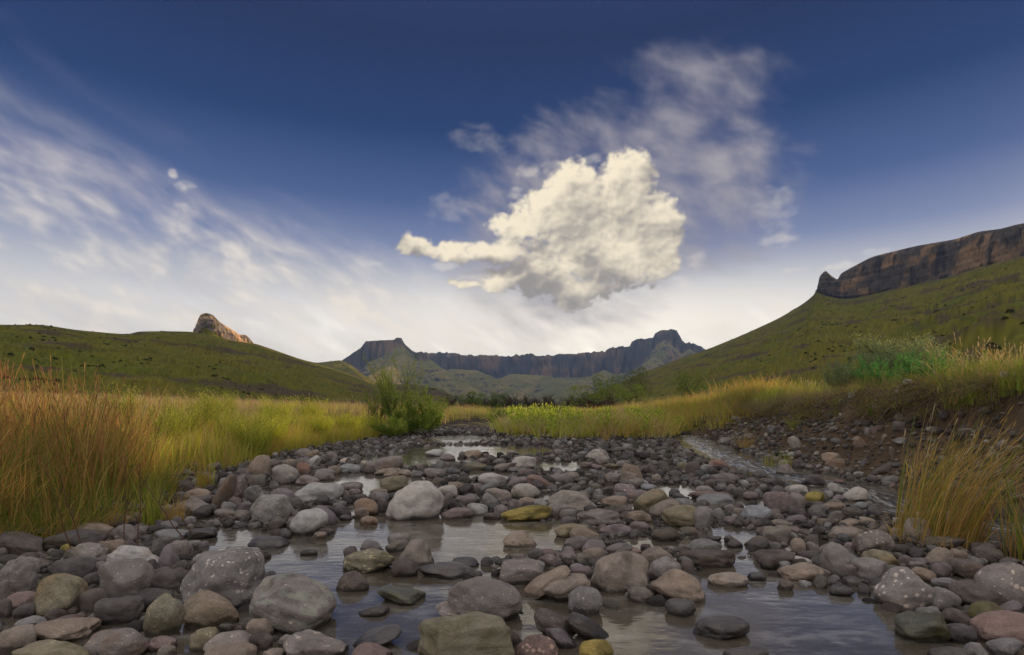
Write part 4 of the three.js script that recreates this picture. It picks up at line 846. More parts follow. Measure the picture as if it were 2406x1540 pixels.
[1.178,0.048,-11.23,0.324,0.194,0.285,0,0,7,'t'],
[4.688,0.07,-12.918,0.467,0.276,0.352,0,0,7,'rs','red speckled boulder beside the riffle'],
[5.783,0.051,-11.988,0.376,0.273,0.329,1,5,7,'g'],
[7.086,0.14,-12.37,0.507,0.268,0.285,5,0,7,'t','flat brown boulder at the foot of the eroded bank'],
[7.19,0.254,-12.78,0.385,0.258,0.333,0,0,7,'lt'],
[7.286,0.127,-11.125,0.483,0.318,0.275,5,-25,7,'d','dark slab sliding from the eroded bank into the stream'],
[7.56,0.544,-12.316,0.297,0.357,0.252,0,-35,7,'t','tan oblong stone set in the eroded bank'],
[7.364,0.324,-14.785,0.357,0.467,0.274,0,-30,7,'lt'],
[7.878,0.851,-12.232,0.266,0.289,0.243,2,0,7,'r','red angular stone stuck in the earth bank'],
[7.784,0.721,-11.799,0.256,0.246,0.211,0,0,7,'ts'],
[7.78,0.817,-12.395,0.194,0.26,0.154,0,0,7,'g'],
[7.975,0.928,-12.012,0.217,0.218,0.195,0,0,7,'t'],
[8.04,0.966,-9.214,0.211,0.184,0.152,0,0,7,'t'],
[7.674,0.805,-8.836,0.235,0.187,0.206,0,0,7,'g'],
[7.156,0.379,-8.636,0.25,0.156,0.181,0,0,7,'t'],
[5.013,0.05,-11.532,0.292,0.219,0.219,0,0,7,'g'],
[7.589,0.241,-20.14,0.462,0.263,0.43,0,0,7,'lt'],
[7.533,0.398,-11.265,0.149,0.346,0.13,0,70,7,'t'],
[7.284,0.248,-11.739,0.184,0.211,0.141,0,0,7,'p'],
[6.863,0.107,-13.582,0.328,0.182,0.242,5,0,7,'d'],
[6.821,0.105,-13.185,0.318,0.122,0.226,5,0,7,'dw'],
[4.026,0.034,-10.77,0.546,0.225,0.404,0,0,9,'p'],
[7.944,0.66,-17.268,0.354,0.353,0.304,0,0,7,'g']
];
{
  const COLOURS = { g: 'grey', d: 'dark brown', l: 'pale grey', p: 'purplish', t: 'tan', o: 'olive', r: 'reddish', y: 'yellowish', b: 'blue-grey', m: 'mossy' };
  const zone = (x, d) => d < 4.9 ? (x < -.9 ? 'in the dark jumble below the tall grass' : x < 1.6 ? 'standing in the shallow near channel' : 'on the shore beside the open water') : d < 7.6 ? (x < -1.9 ? 'at the inlet under the grassy bank' : x < .7 ? 'around the still pool' : x < 2.6 ? 'on the cobble bar beside the still pool' : 'on the cobble shore near the golden grass clump') : d < 11.5 ? (x < -2.2 ? 'heaped at the foot of the bushes' : x < 2.2 ? 'upstream of the still pool' : 'on the bar along the fast stream') : x < -2.5 ? 'strewn below the leafy shrubs' : x < 4.5 ? 'on the far cobble bar below the bright grass' : 'at the foot of the eroded bank';
  ROCKS.forEach((q, i) => {
    const [x, y, z, w, h, dep, form0, tilt, N, code, label] = q, r = rng(i * 131 + 17), shape = !label && form0 === 0 && r() < .2 ? 2 : form0;
    const look = code.includes('L') ? 'lichen' : code.includes('M') ? 'crust' : code.includes('s') ? 'specks' : code.includes('w') ? 'wet' : 'plain';
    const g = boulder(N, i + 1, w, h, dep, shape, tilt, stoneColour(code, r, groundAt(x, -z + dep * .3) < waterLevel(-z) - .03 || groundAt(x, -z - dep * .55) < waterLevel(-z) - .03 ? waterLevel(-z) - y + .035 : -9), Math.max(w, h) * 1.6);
    const name = w > .3 || label ? 'boulder' : 'stone';
    const m = put(new THREE.Mesh(g, LOOK[look]), name); m.position.set(x, y, z); m.rotation.y = 0;
    const form = shape === 1 ? 'peaked' : shape === 2 ? 'blocky' : shape === 5 ? 'flat' : shape === 3 ? 'wedge-shaped' : h > w * .8 ? 'upright rounded' : 'rounded';
    const auto = `${w > .45 ? 'large' : w > .22 ? 'middling' : 'small'} ${form} ${COLOURS[code[0]]} stone${look === 'lichen' || look === 'specks' ? ' with specks' : look === 'wet' ? ' and wet' : ''} ${zone(x, -z)}`;
    tag(m, label ?? auto, name, label ? undefined : auto.replace(/^(large|middling|small) /, '') );
    if (label) m.userData.group = 'boulders in the river bed'; 
  });
}
console.log('boulders done');
// ---------- cobbles and pebbles too many to count ----------
{
  const r = rng(99), kinds = [], per = [[], [], [], [], [], []], tint = [[], [], [], [], [], []];
  for (let k = 0; k < 6; k++) kinds.push(boulder(6, 900 + k, 1, .62, .8, k > 3 ? 2 : 0, (k % 3) * 8, (x, y, z, ox, oy) => { const n = 1 + fbm(x * 3 + ox, y * 3 + oy, z * 3, 3) * .7; return [n, n, n]; }, .35));
  const M = new THREE.Matrix4(), Q = new THREE.Quaternion(), E = new THREE.Euler(), V = new THREE.Vector3(), S = new THREE.Vector3();
  const pal = ['g', 'g', 'd', 'd', 'p', 'p', 't', 't', 'b', 'l', 'r', 'o'];
  const cells = new Map(), cell = (x, d) => Math.floor(x * 2.5) + '_' + Math.floor(d * 2.5);
  const note = (x, d, R) => { const k = cell(x, d); if (!cells.has(k)) cells.set(k, []); cells.get(k).push([x, d, R]); };
  const free = (x, d, R, f) => { const i = Math.floor(x * 2.5), j = Math.floor(d * 2.5); for (let a = -2; a <= 2; a++) for (let b = -2; b <= 2; b++) for (const q of cells.get((i + a) + '_' + (j + b)) ?? []) if (Math.hypot(x - q[0], d - q[1]) < (R + q[2]) * f) return false; return true; };
  for (const q of ROCKS) note(q[0], -q[2], Math.min(q[3], q[5]) * .5);
  const add = (x, d, s, dusty = 1) => {
    const k = Math.floor(r() * 6), y = groundAt(x, d);
    E.set((r() - .5) * .5, r() * 6.28, (r() - .5) * .5); M.compose(V.set(x, y - s * .16, -d), Q.setFromEuler(E), S.set(s, s * (.8 + r() * .6), s * (.85 + r() * .3)));
    per[k].push(M.clone());
    const c = STONE[pal[Math.floor(r() * pal.length)]], m = 1.75 * (.55 + r() * .8) * (y < waterLevel(d) - .03 ? .6 : 1), grey = (c[0] + c[1] + c[2]) / 3, q = c.map((v, i) => mix(grey, v, .6) * m * dusty * (dusty > 1 ? [1.06, 1, .9][i] : 1)); q[1] *= .97; q[2] *= .97; tint[k].push(new THREE.Color().setRGB(...q));
  };
  const onBank = (x, d) => x > along(RIGHT_EDGE, d)[1] - .1 && x < along(RIGHT_EDGE, d)[1] + 1.6 && d < 28 && d > 3;
  for (const [count, lo, hi, dMin, dMax, touch] of [[5000, .20, .34, 7.5, 34, .92], [9000, .13, .22, 3.0, 36, .9], [26000, .07, .14, 2.4, 30, .85], [30000, .035, .075, 2.2, 16, .8]]) for (let i = 0; i < count; i++) {
    const d = dMin + (dMax - dMin) * r() ** 1.7, x = (r() * 2 - 1) * Math.min(10, d * 1.0 + 1.2), bank = onBank(x, d);
    if (!bank && !inRiver(x, d) && !(x < 0 && x > along(LEFT_EDGE, d)[1] - .6)) continue;
    const depth = waterLevel(d) - groundAt(x, d); if (depth > .07 && r() < .9) continue; if (lo > .1 && d < 5 && x < -.9 && r() < .6) continue;
    if (toStream(x, d) < .55) continue;
    const s = lo + (hi - lo) * r() * r(); if (!free(x, d, s * .5, touch)) continue;
    note(x, d, s * .5); add(x, d, s);
  }
  for (let i = 0; i < 7000; i++) { const d = 8 + 15 * r(), x = along(RIGHT_EDGE, d)[1] - .1 + 1.8 * r() ** 1.2, s = .09 + .19 * r() ** 2; if (!free(x, d, s * .5, .8)) continue; note(x, d, s * .5); add(x, d, s, 1.35); }
  kinds.forEach((g, k) => {
    const m = new THREE.InstancedMesh(g, LOOK.plain, per[k].length);
    per[k].forEach((a, i) => { m.setMatrixAt(i, a); m.setColorAt(i, tint[k][i]); });
    stuff(m, 'cobbles', 'small cobbles and pebbles filling the gaps of the river bed', 'cobbles');
  });
}
console.log('cobbles done');

// ---------- grasses, shrubs and trees ----------
const leafMat = new THREE.MeshPhysicalMaterial({ vertexColors: true, roughness: .9, side: THREE.DoubleSide, transmission: .5, thickness: 0, specularIntensity: .12 });
const stemMat = matte({ roughness: .9 });
class Blades { // ribbons and leaves gathered into one geometry
  constructor() { this.p = []; this.c = []; this.i = []; }
  ribbon(pts, w, side, col) {
    const o = this.p.length / 3, n = pts.length;
    for (let k = 0; k < n; k++) { const ww = w * (1 - .85 * k / (n - 1)) * .5; for (const s of [-1, 1]) { this.p.push(pts[k][0] + side[0] * ww * s, pts[k][1], pts[k][2] + side[1] * ww * s); this.c.push(...col); } }
    for (let k = 0; k + 1 < n; k++) { const a = o + k * 2; this.i.push(a, a + 1, a + 2, a + 1, a + 3, a + 2); }
  }
  leaf(x, y, z, dx, dy, dz, len, wid, r, col) { // a pointed leaf from (x, y, z) along d
    const L = Math.hypot(dx, dy, dz) || 1; dx /= L; dy /= L; dz /= L;
    let ax = r() - .5, ay = r() - .5, az = r() - .5; let sx = dy * az - dz * ay, sy = dz * ax - dx * az, sz = dx * ay - dy * ax; const q = (wid * .5) / (Math.hypot(sx, sy, sz) || 1); sx *= q; sy *= q; sz *= q;
    const o = this.p.length / 3, mx = x + dx * len * .5, my = y + dy * len * .5, mz = z + dz * len * .5;
    this.p.push(x, y, z, mx + sx, my + sy, mz + sz, x + dx * len, y + dy * len, z + dz * len, mx - sx, my - sy, mz - sz);
    for (let k = 0; k < 4; k++) this.c.push(...col);
    this.i.push(o, o + 1, o + 2, o, o + 2, o + 3);
  }
  tube(a, b, ra, rb, col) {
    const d = new THREE.Vector3(b[0] - a[0], b[1] - a[1], b[2] - a[2]).normalize(), u = new THREE.Vector3(d.y, d.z, -d.x).cross(d).normalize(), v = d.clone().cross(u), o = this.p.length / 3, n = 4;
    for (let k = 0; k < n; k++) { const t = k / n * 6.283, cx = Math.cos(t), sy = Math.sin(t); for (const [e, R] of [[a, ra], [b, rb]]) { this.p.push(e[0] + (u.x * cx + v.x * sy) * R, e[1] + (u.y * cx + v.y * sy) * R, e[2] + (u.z * cx + v.z * sy) * R); this.c.push(...col); } }
    for (let k = 0; k < n; k++) { const p = o + k * 2, q = o + (k + 1) % n * 2; this.i.push(p, q, p + 1, q, q + 1, p + 1); }
  }
  build() { const g = new THREE.BufferGeometry(); g.setAttribute('position', new THREE.Float32BufferAttribute(this.p, 3)); g.setAttribute('color', new THREE.Float32BufferAttribute(this.c, 3)); g.setIndex(this.i); g.computeVertexNormals(); return g; }
}
const pickFrom = (a, r) => a[Math.floor(r() * a.length)];
const vary = (c, r, k = .5) => { const m = 1 - k / 2 + r() * k; return [c[0] * m, c[1] * m, c[2] * m]; };
/** a tuft of grass: n blades, some carrying a feathery head */
function tuft(seed, { n = 70, h = 1, spread = .3, lean = [0, 0], fan = .35, droop = .25, w = .008, colours, heads = 0, headColours, seg = 5 }) {
  const r = rng(seed), B = new Blades();
  for (let k = 0; k < n; k++) {
    const a = r() * 6.283, rad0 = spread * Math.sqrt(r()), bx = Math.cos(a) * rad0, bz = Math.sin(a) * rad0, o = r() * 6.283, L = h * (.45 + .55 * r()), f = fan * (.2 + r()), dr = droop * r() * 1.6;
    const ox = Math.cos(o) * f + bx / (spread || 1) * fan * .5 + lean[0], oz = Math.sin(o) * f + bz / (spread || 1) * fan * .5 + lean[1], col = vary(pickFrom(colours, r), r), pts = [];
    const T = seg; for (let i = 0; i <= T; i++) { const t = i / T, c = t + dr * t * t * 1.5; pts.push([bx + ox * L * (t * .5 + c * .5 * t), L * (t - dr * t * t * .6 - (ox * ox + oz * oz) * .25 * t * t), bz + oz * L * (t * .5 + c * .5 * t)]); }
    const sa = r() * 6.283; B.ribbon(pts, w * (.6 + r() * .8), [Math.cos(sa), Math.sin(sa)], col);
    if (r() < heads) { const e = pts[T], q = pts[T - 1], hc = vary(pickFrom(headColours, r), r), dx = e[0] - q[0], dy = e[1] - q[1], dz = e[2] - q[2]; for (let i = 0; i < 9; i++) { const t = r() * 1.2; B.leaf(e[0] - dx * t, e[1] - dy * t, e[2] - dz * t, dx * 1.5 + (r() - .5) * .1, dy * 1.5 + .02, dz * 1.5 + (r() - .5) * .1, .07 + r() * .06, .007, r, hc); } }
  }
  return B.build();
}
const STRAW = [.52, .345, .125], RUST = [.52, .29, .12], GOLD = [.58, .40, .10], GREEN = [.20, .27, .045], BRIGHT = [.48, .57, .07], OLIVE = [.33, .335, .07], PALE = [.60, .47, .28], DRY = [.30, .215, .14], LIME = [.62, .68, .09], PINK = [.52, .36, .26];
const sites = (count, seed, f) => { const r = rng(seed), out = []; for (let i = 0; i < count; i++) { const q = f(r); if (q) out.push(q); } return out; };
/** a stand of grass that nobody could count: tufts of a few kinds, many times over */
function stand(name, label, kinds, places, seed) {
  const r = rng(seed), M = new THREE.Matrix4(), Q = new THREE.Quaternion(), E = new THREE.Euler(), V = new THREE.Vector3(), S = new THREE.Vector3(), list = kinds.map(() => []);
  for (const [x, d, s, k] of places) { E.set((r() - .5) * .22, (r() - .5) * 1.6, (r() - .5) * .30); M.compose(V.set(x, groundAt(x, d) - .03, -d), Q.setFromEuler(E), S.set(s * (.9 + r() * .3), s, s * (.9 + r() * .3))); list[k ?? Math.floor(r() * kinds.length)].push(M.clone()); }
  kinds.forEach((g, k) => { if (!list[k].length) return; const m = new THREE.InstancedMesh(g, leafMat, list[k].length); list[k].forEach((a, i) => m.setMatrixAt(i, a)); stuff(m, name, label, 'grass'); });
}
// tall rusty thatching grass on the near bank
stand('tall_grass', 'tall rust and gold thatching grass on the near bank', [
  tuft(1, { n: 46, h: 2.0, spread: .36, fan: .2, droop: .3, w: .015, colours: [RUST, STRAW, RUST, OLIVE, GREEN, GOLD], heads: .35, headColours: [RUST, [.30, .17, .09]], lean: [.05, 0] }),
  tuft(2, { n: 46, h: 1.8, spread: .36, fan: .26, droop: .35, w: .015, colours: [RUST, STRAW, GOLD, GREEN, GREEN], heads: .3, headColours: [RUST, STRAW], lean: [.12, 0] }),
  tuft(3, { n: 56, h: 1.35, spread: .36, fan: .36, droop: .5, w: .015, colours: [GREEN, GREEN, STRAW, OLIVE, GOLD] }),
  tuft(4, { n: 60, h: .8, spread: .4, fan: .6, droop: .9, w: .013, colours: [STRAW, STRAW, GOLD, GREEN, GREEN] }),
  tuft(5, { n: 14, h: 2.15, spread: .3, fan: .22, droop: .18, w: .007, colours: [STRAW, GOLD, RUST], heads: .9, headColours: [[.50, .25, .13], RUST, [.46, .22, .12]] }),
  tuft(6, { n: 50, h: 1.1, spread: .36, fan: .5, droop: .5, w: .016, colours: [GREEN, OLIVE, BRIGHT, GREEN] })],
  sites(700, 11, (r) => { const d = 4.6 + 7.4 * r(), e = along(LEFT_EDGE, d)[1], t = r() ** 1.7, x = e - .25 - t * 7; if (x < -d * 1.15 - 2.5) return; const edge = e - x; if (d > 9.5 && edge < (d - 9.5) * 1.2) return; const q = r(), k = edge < .5 ? (q < .45 ? 3 : q < .7 ? 5 : 2) : q < .26 ? 0 : q < .46 ? 1 : q < .62 ? 2 : q < .84 ? 4 : 5; const fallOff = d > 9 ? 1 - (d - 9) * .07 : 1; return [x, d, (.5 + r() * .5) * fallOff * (edge < .6 ? .75 : 1), k]; }), 12);
// paler grass further up the same bank
stand('bank_grass', 'pale gold and green grass behind the bushes', [
  tuft(21, { n: 40, h: 1.1, spread: .5, fan: .25, w: .022, colours: [PALE, PALE, STRAW, OLIVE, PINK], heads: .3, headColours: [PALE, PINK] }),
  tuft(22, { n: 40, h: .9, spread: .5, fan: .3, w: .022, colours: [BRIGHT, OLIVE, GOLD, BRIGHT, PALE] })],
  sites(1500, 31, (r) => { const d = 13 + 52 * r() ** 1.25, e = along(LEFT_EDGE, d)[1], x = e - .2 - r() ** 1.2 * (d * .95); if (x < -d * 1.05 || (d < 25 && e - x < 2.6 - Math.max(0, d - 20) * .4)) return; return [x, d, .8 + r() * .5, r() < .5 ? 0 : 1]; }), 32);
// low bright growth among the bushes
stand('bush_grass', 'low yellow-green growth between the bushes', [
  tuft(23, { n: 90, h: .7, spread: .45, fan: .4, w: .012, colours: [BRIGHT, OLIVE, GOLD, LIME, STRAW] }),
  tuft(24, { n: 80, h: .85, spread: .4, fan: .3, w: .012, colours: [OLIVE, BRIGHT, BRIGHT, GOLD, PALE] })],
  sites(620, 35, (r) => { const d = 10.5 + 14 * r(), e = along(LEFT_EDGE, d)[1], x = e - .1 - r() ** 1.4 * 5; if (d < 12.5 && e - x < .5) return; return [x, d, .6 + r() * .5]; }), 36);
// the bright bed of grass upstream
stand('meadow_grass', 'bright yellow-green grass bed behind the cobble bar', [
  tuft(41, { n: 46, h: .75, spread: .55, fan: .6, droop: .6, w: .026, colours: [BRIGHT, LIME, LIME, OLIVE, PALE] }),
  tuft(42, { n: 46, h: .85, spread: .55, fan: .5, droop: .5, w: .024, colours: [PALE, PINK, PALE, LIME, STRAW], heads: .2, headColours: [PALE, PINK] }),
  tuft(43, { n: 46, h: 1.0, spread: .55, fan: .45, droop: .4, w: .024, colours: [OLIVE, BRIGHT, GOLD, STRAW] })],
  sites(2600, 51, (r) => { const d = 21.5 + 46 * r() ** 1.6, x = -7 + r() * (d * .55 + 8); if (island(x, d) < .55 && d < 52) return; if (x > along(RIGHT_EDGE, d)[1] + 3 || toStream(x, d) < .7) return; const k = x > d * .26 ? 2 : x > d * .14 ? (r() < .6 ? 1 : 2) : (r() < .72 ? 0 : 1); return [x, d, .75 + r() * .5, k]; }), 52);
// the terrace above the eroded bank
stand('terrace_grass', 'green and straw grass on the terrace above the eroded bank', [
  tuft(61, { n: 60, h: .95, spread: .4, fan: .35, droop: .4, w: .016, colours: [OLIVE, GREEN, OLIVE, GREEN, BRIGHT] }),
  tuft(62, { n: 56, h: .8, spread: .4, fan: .5, droop: .6, w: .016, colours: [OLIVE, BRIGHT, GREEN, STRAW] }),
  tuft(63, { n: 70, h: 1.15, spread: .4, fan: .22, droop: .2, w: .010, colours: [OLIVE, GREEN, DRY, GREEN], heads: .25, headColours: [PALE, STRAW] })],
  sites(1900, 71, (r) => { const d = 6.5 + 52 * r() ** 1.5, x = along(RIGHT_EDGE, d)[1] + 1.55 + r() ** 1.7 * (d * .7 + 4); if (x > d * 1.15) return; const low = d > 10 && d < 19 && x / d < .76 && x > along(RIGHT_EDGE, d)[1]; if (low && r() < .4) return; return [x, d, (.65 + r() * .5) * (low ? .5 : d < 12 ? .8 : .9)]; }), 72);
// dead grass hanging over the lip of the bank
stand('hanging_grass', 'dead brown grass hanging over the lip of the eroded bank', [
  tuft(81, { n: 60, h: .6, spread: .25, fan: .6, lean: [-.75, .15], droop: 1.5, w: .012, colours: [DRY, [.38, .30, .22], [.2, .15, .11], STRAW, OLIVE] }),
  tuft(82, { n: 50, h: .5, spread: .25, fan: .7, lean: [-.5, .2], droop: 1.2, w: .012, colours: [DRY, STRAW, OLIVE, OLIVE, [.3, .24, .18]] })],
  sites(150, 91, (r) => { const d = 9.5 + 16 * r(), x = along(RIGHT_EDGE, d)[1] + 1.45 + r() * .45; return [x, d, .8 + r() * .5]; }), 92);
// single clumps that can be told apart
function clump(x, d, opt, seed, label, lift = 0) { const m = put(new THREE.Mesh(tuft(seed, opt), leafMat), 'grass_clump'); m.position.set(x, groundAt(x, d) - .05 + lift, -d); tag(m, label, 'grass', 'grass clumps in the river bed'); return m; }
clump(4.75, 6.35, { n: 440, h: 1.75, spread: .42, fan: .2, droop: .3, lean: [.32, 0], w: .011, colours: [GOLD, STRAW, GOLD, RUST, GREEN, OLIVE], heads: .22, headColours: [PALE, GOLD] }, 301, 'big golden grass clump leaning over the cobble shore beside the stream');
clump(4.55, 6.2, { n: 150, h: .7, spread: .42, fan: .55, droop: 1.0, w: .008, colours: [GOLD, STRAW, STRAW] }, 302, 'fallen golden stems round the foot of the big leaning clump');
clump(5.15, 5.45, { n: 280, h: 1.45, spread: .34, fan: .24, droop: .5, lean: [.06, 0], w: .011, colours: [GREEN, STRAW, GOLD, RUST, OLIVE] }, 303, 'tall green and straw grass clump at the edge of the dark stones');
clump(-4.5, 7.1, { n: 150, h: .85, spread: .12, fan: .25, droop: .25, w: .008, colours: [GREEN, BRIGHT, BRIGHT, OLIVE, GOLD] }, 304, 'bright green grass clump growing from stones below the tall grass');
clump(-4.25, 7.2, { n: 110, h: .6, spread: .10, fan: .3, droop: .5, w: .007, colours: [GOLD, GOLD, STRAW] }, 305, 'small golden grass clump beside the bright green one');
clump(-5.45, 10.1, { n: 120, h: .8, spread: .16, fan: .12, droop: .2, w: .009, colours: [GOLD, BRIGHT, GOLD] }, 306, 'upright yellow grass clump among boulders at the inlet');
clump(6.15, 13.6, { n: 70, h: .62, spread: .12, fan: .22, w: .010, colours: [BRIGHT, GREEN, GOLD] }, 307, 'green grass clump standing in the white stream', .1);
clump(6.4, 13.3, { n: 60, h: .6, spread: .14, fan: .3, w: .010, colours: [GOLD, BRIGHT, GREEN] }, 308, 'yellow-green grass clump at the stream edge below the earth bank', .1);
clump(7.2, 17.5, { n: 110, h: .9, spread: .2, fan: .5, droop: 1, w: .010, colours: [STRAW, GOLD, DRY] }, 309, 'drooping straw-coloured clump on the stony foot of the bank', .1);
clump(.9, 20.9, { n: 60, h: .55, spread: .12, fan: .2, w: .012, colours: [GOLD, BRIGHT] }, 310, 'thin yellow clump on the cobbles before the bright grass bed');
clump(3.4, 20.6, { n: 60, h: .6, spread: .12, fan: .2, w: .012, colours: [GOLD, STRAW] }, 311, 'straw clump on the cobbles beside the pale flat boulder');
// ---------- shrubs ----------
function shrub(seed, o) {
  const r = rng(seed), S = new Blades(), F = new Blades();
  const branch = (p, dir, len, rad0, depth) => {
    let q = p.slice(), d = dir.slice(); const n = 3;
    for (let i = 0; i < n; i++) {
      d = d.map((v, k) => v + (r() - .5) * (o.wander ?? .35) + (k === 1 ? (o.up ?? .05) : 0)); const L = Math.hypot(...d); d = d.map((v) => v / L);
      const e = q.map((v, k) => v + d[k] * len / n); S.tube(q, e, rad0 * (1 - i / n * .4), rad0 * (1 - (i + 1) / n * .4), vary(o.bark ?? [.09, .065, .05], r, .4));
      if (o.leaves && (depth <= 1 || i === n - 1)) for (let k = 0; k < o.leaves; k++) {
        const t = r(), s = o.puff ?? .06, x = q[0] + (e[0] - q[0]) * t + (r() - .5) * s * 2, y = q[1] + (e[1] - q[1]) * t + (r() - .5) * s * 2, z = q[2] + (e[2] - q[2]) * t + (r() - .5) * s * 2;
        F.leaf(x, y, z, d[0] * .6 + (r() - .5) * 1.6, d[1] * .6 + (r() - .3) * 1.2, d[2] * .6 + (r() - .5) * 1.6, o.leaf * (.6 + r() * .7), o.leaf * (o.slim ?? .45), r, vary(pickFrom(o.colours, r), r, .5));
      }
      q = e;
      if (depth > 0) for (let k = 0; k < (o.split ?? 2); k++) if (r() < .75) { const a = r() * 6.28, b = .35 + r() * (o.open ?? .6); branch(q, [d[0] + Math.cos(a) * b, d[1] + (r() - .25) * .3, d[2] + Math.sin(a) * b], len * (.42 + r() * .25), rad0 * .55, depth - 1); }
    }
  };
  for (let k = 0; k < o.stems; k++) { const a = r() * 6.28, b = (o.flare ?? .5) * (.25 + r() * .85); branch([Math.cos(a) * (o.foot ?? .08) * r(), 0, Math.sin(a) * (o.foot ?? .08) * r()], [Math.cos(a) * b, 1, Math.sin(a) * b], o.h * (.55 + r() * .35), o.thick ?? .012, o.depth ?? 2); }
  const g = new THREE.Group(), stem = new THREE.Mesh(S.build(), stemMat); put(stem, 'stems', g);
  if (o.leaves) put(new THREE.Mesh(F.build(), leafMat), 'foliage', g);
  // to the wished height
  const box = new THREE.Box3().setFromObject(g), k = o.h / box.max.y; g.userData.k = k; g.children.forEach((c) => c.scale.setScalar(k));
  return g;
}
function plant(proto, name, x, d, s, turn, label, category, group, sink = .05) { const g = proto.clone(); put(g, name); g.userData = {}; g.position.set(x, groundAt(x, d) - sink, -d); g.scale.set(s[0] ?? s, s[1] ?? s, s[0] ?? s); g.rotation.y = turn; tag(g, label, category, group); return g; }
const fineBush = [1, 2, 3].map((k) => shrub(400 + k, { h: 1.4, stems: 16, flare: .75, depth: 1, split: 2, open: .3, wander: .16, leaves: 26, leaf: .05, puff: .10, slim: .35, thick: .007, colours: k === 2 ? [[.36, .42, .06], [.42, .45, .07], [.28, .35, .05]] : [[.26, .33, .05], [.34, .39, .06], [.42, .42, .08]], bark: [.10, .06, .045] }));
const limeBush = [1, 2].map((k) => shrub(420 + k, { h: 1.2, stems: 18, flare: .6, depth: 1, split: 2, open: .3, wander: .16, leaves: 26, leaf: .055, puff: .11, slim: .35, thick: .006, colours: [[.46, .52, .06], [.54, .57, .07], [.42, .42, .07]], bark: [.2, .13, .06] }));
const feather = [1, 2].map((k) => shrub(440 + k, { h: 2.7, stems: 9, flare: .42, depth: 2, split: 2, open: .32, wander: .16, up: .12, leaves: 12, leaf: .06, puff: .05, slim: .4, thick: .02, colours: [[.14, .23, .04], [.19, .29, .05], [.25, .33, .06]], bark: [.08, .06, .045] }));
const roundBush = [1, 2, 3].map((k) => shrub(460 + k, { h: 1.5, stems: 11, flare: 1.15, depth: 2, split: 2, open: .8, wander: .4, leaves: 15, leaf: .07, puff: .10, slim: .5, thick: .016, colours: [[.13, .21, .04], [.18, .27, .05], [.24, .31, .06]], bark: [.08, .06, .045] }));
const greyBush = [1, 2].map((k) => shrub(480 + k, { h: 1.5, stems: 12, flare: 1.2, depth: 2, split: 2, open: .8, wander: .4, leaves: 18, leaf: .055, puff: .10, slim: .4, thick: .014, colours: [[.22, .29, .15], [.26, .33, .18], [.17, .24, .12], [.33, .34, .09]], bark: [.09, .08, .07] }));
const fernBush = [1, 2].map((k) => shrub(500 + k, { h: .9, stems: 18, flare: 1.3, depth: 1, split: 3, open: .5, wander: .2, leaves: 20, leaf: .05, puff: .035, slim: .3, thick: .006, colours: [[.09, .27, .08], [.12, .33, .09], [.17, .35, .07]], bark: [.10, .12, .05] }));
const bare = [1, 2, 3].map((k) => shrub(520 + k, { h: 2.2, stems: 3, flare: .45, depth: 3, split: 2, open: .6, wander: .35, leaves: 0, thick: .03, colours: [], bark: [.06, .05, .045] }));
const thicket = [1, 2].map((k) => shrub(530 + k, { h: 2.2, stems: 6, flare: .8, depth: 3, split: 2, open: .7, wander: .4, leaves: 0, thick: .07, colours: [], bark: [.085, .07, .062] }));
function roundTree(seed, h, colours, lean = 0) { // a trunk with limbs, each ending in clumps of leaves
  const r = rng(seed), S = new Blades(), F = new Blades(), bark = [.07, .055, .045], crown = [];
  S.tube([0, 0, 0], [lean * .2, h * .4, 0], .07, .05, bark);
  for (let k = 0; k < 13; k++) { const a = k * 2.4 + r(), b = h * (.10 + r() * .26), y = h * (.38 + .55 * (k / 13)), w = Math.sin(Math.PI * clamp((y / h - .25) / .8)); const e = [Math.cos(a) * b * (.5 + w) + lean * .4, y, Math.sin(a) * b * (.5 + w)]; S.tube([lean * .15, h * .3, 0], e, .03, .012, bark); crown.push([...e, h * (.10 + r() * .08)]); }
  for (const [x, y, z, R] of crown) for (let k = 0; k < 170; k++) { const u = r() * 2 - 1, t = r() * 6.28, q = R * (.45 + .6 * r()), c = Math.sqrt(1 - u * u), p = [x + Math.cos(t) * c * q * 1.25, y + u * q * .8, z + Math.sin(t) * c * q * 1.25]; F.leaf(...p, p[0] - x + (r() - .5) * R, p[1] - y + .3 * R, p[2] - z + (r() - .5) * R, .11 + r() * .08, .06, r, vary(pickFrom(colours, r), r, .6)); }
  const g = new THREE.Group(); put(new THREE.Mesh(S.build(), stemMat), 'trunk', g); put(new THREE.Mesh(F.build(), leafMat), 'crown', g); return g;
}
const smallTree = [roundTree(541, 3.4, [[.11, .18, .03], [.15, .22, .04], [.19, .26, .05]]), roundTree(542, 3.4, [[.075, .12, .03], [.10, .155, .035], [.13, .18, .045]], .5), roundTree(543, 3.4, [[.06, .08, .045], [.08, .095, .05], [.09, .13, .035]], -.3)];
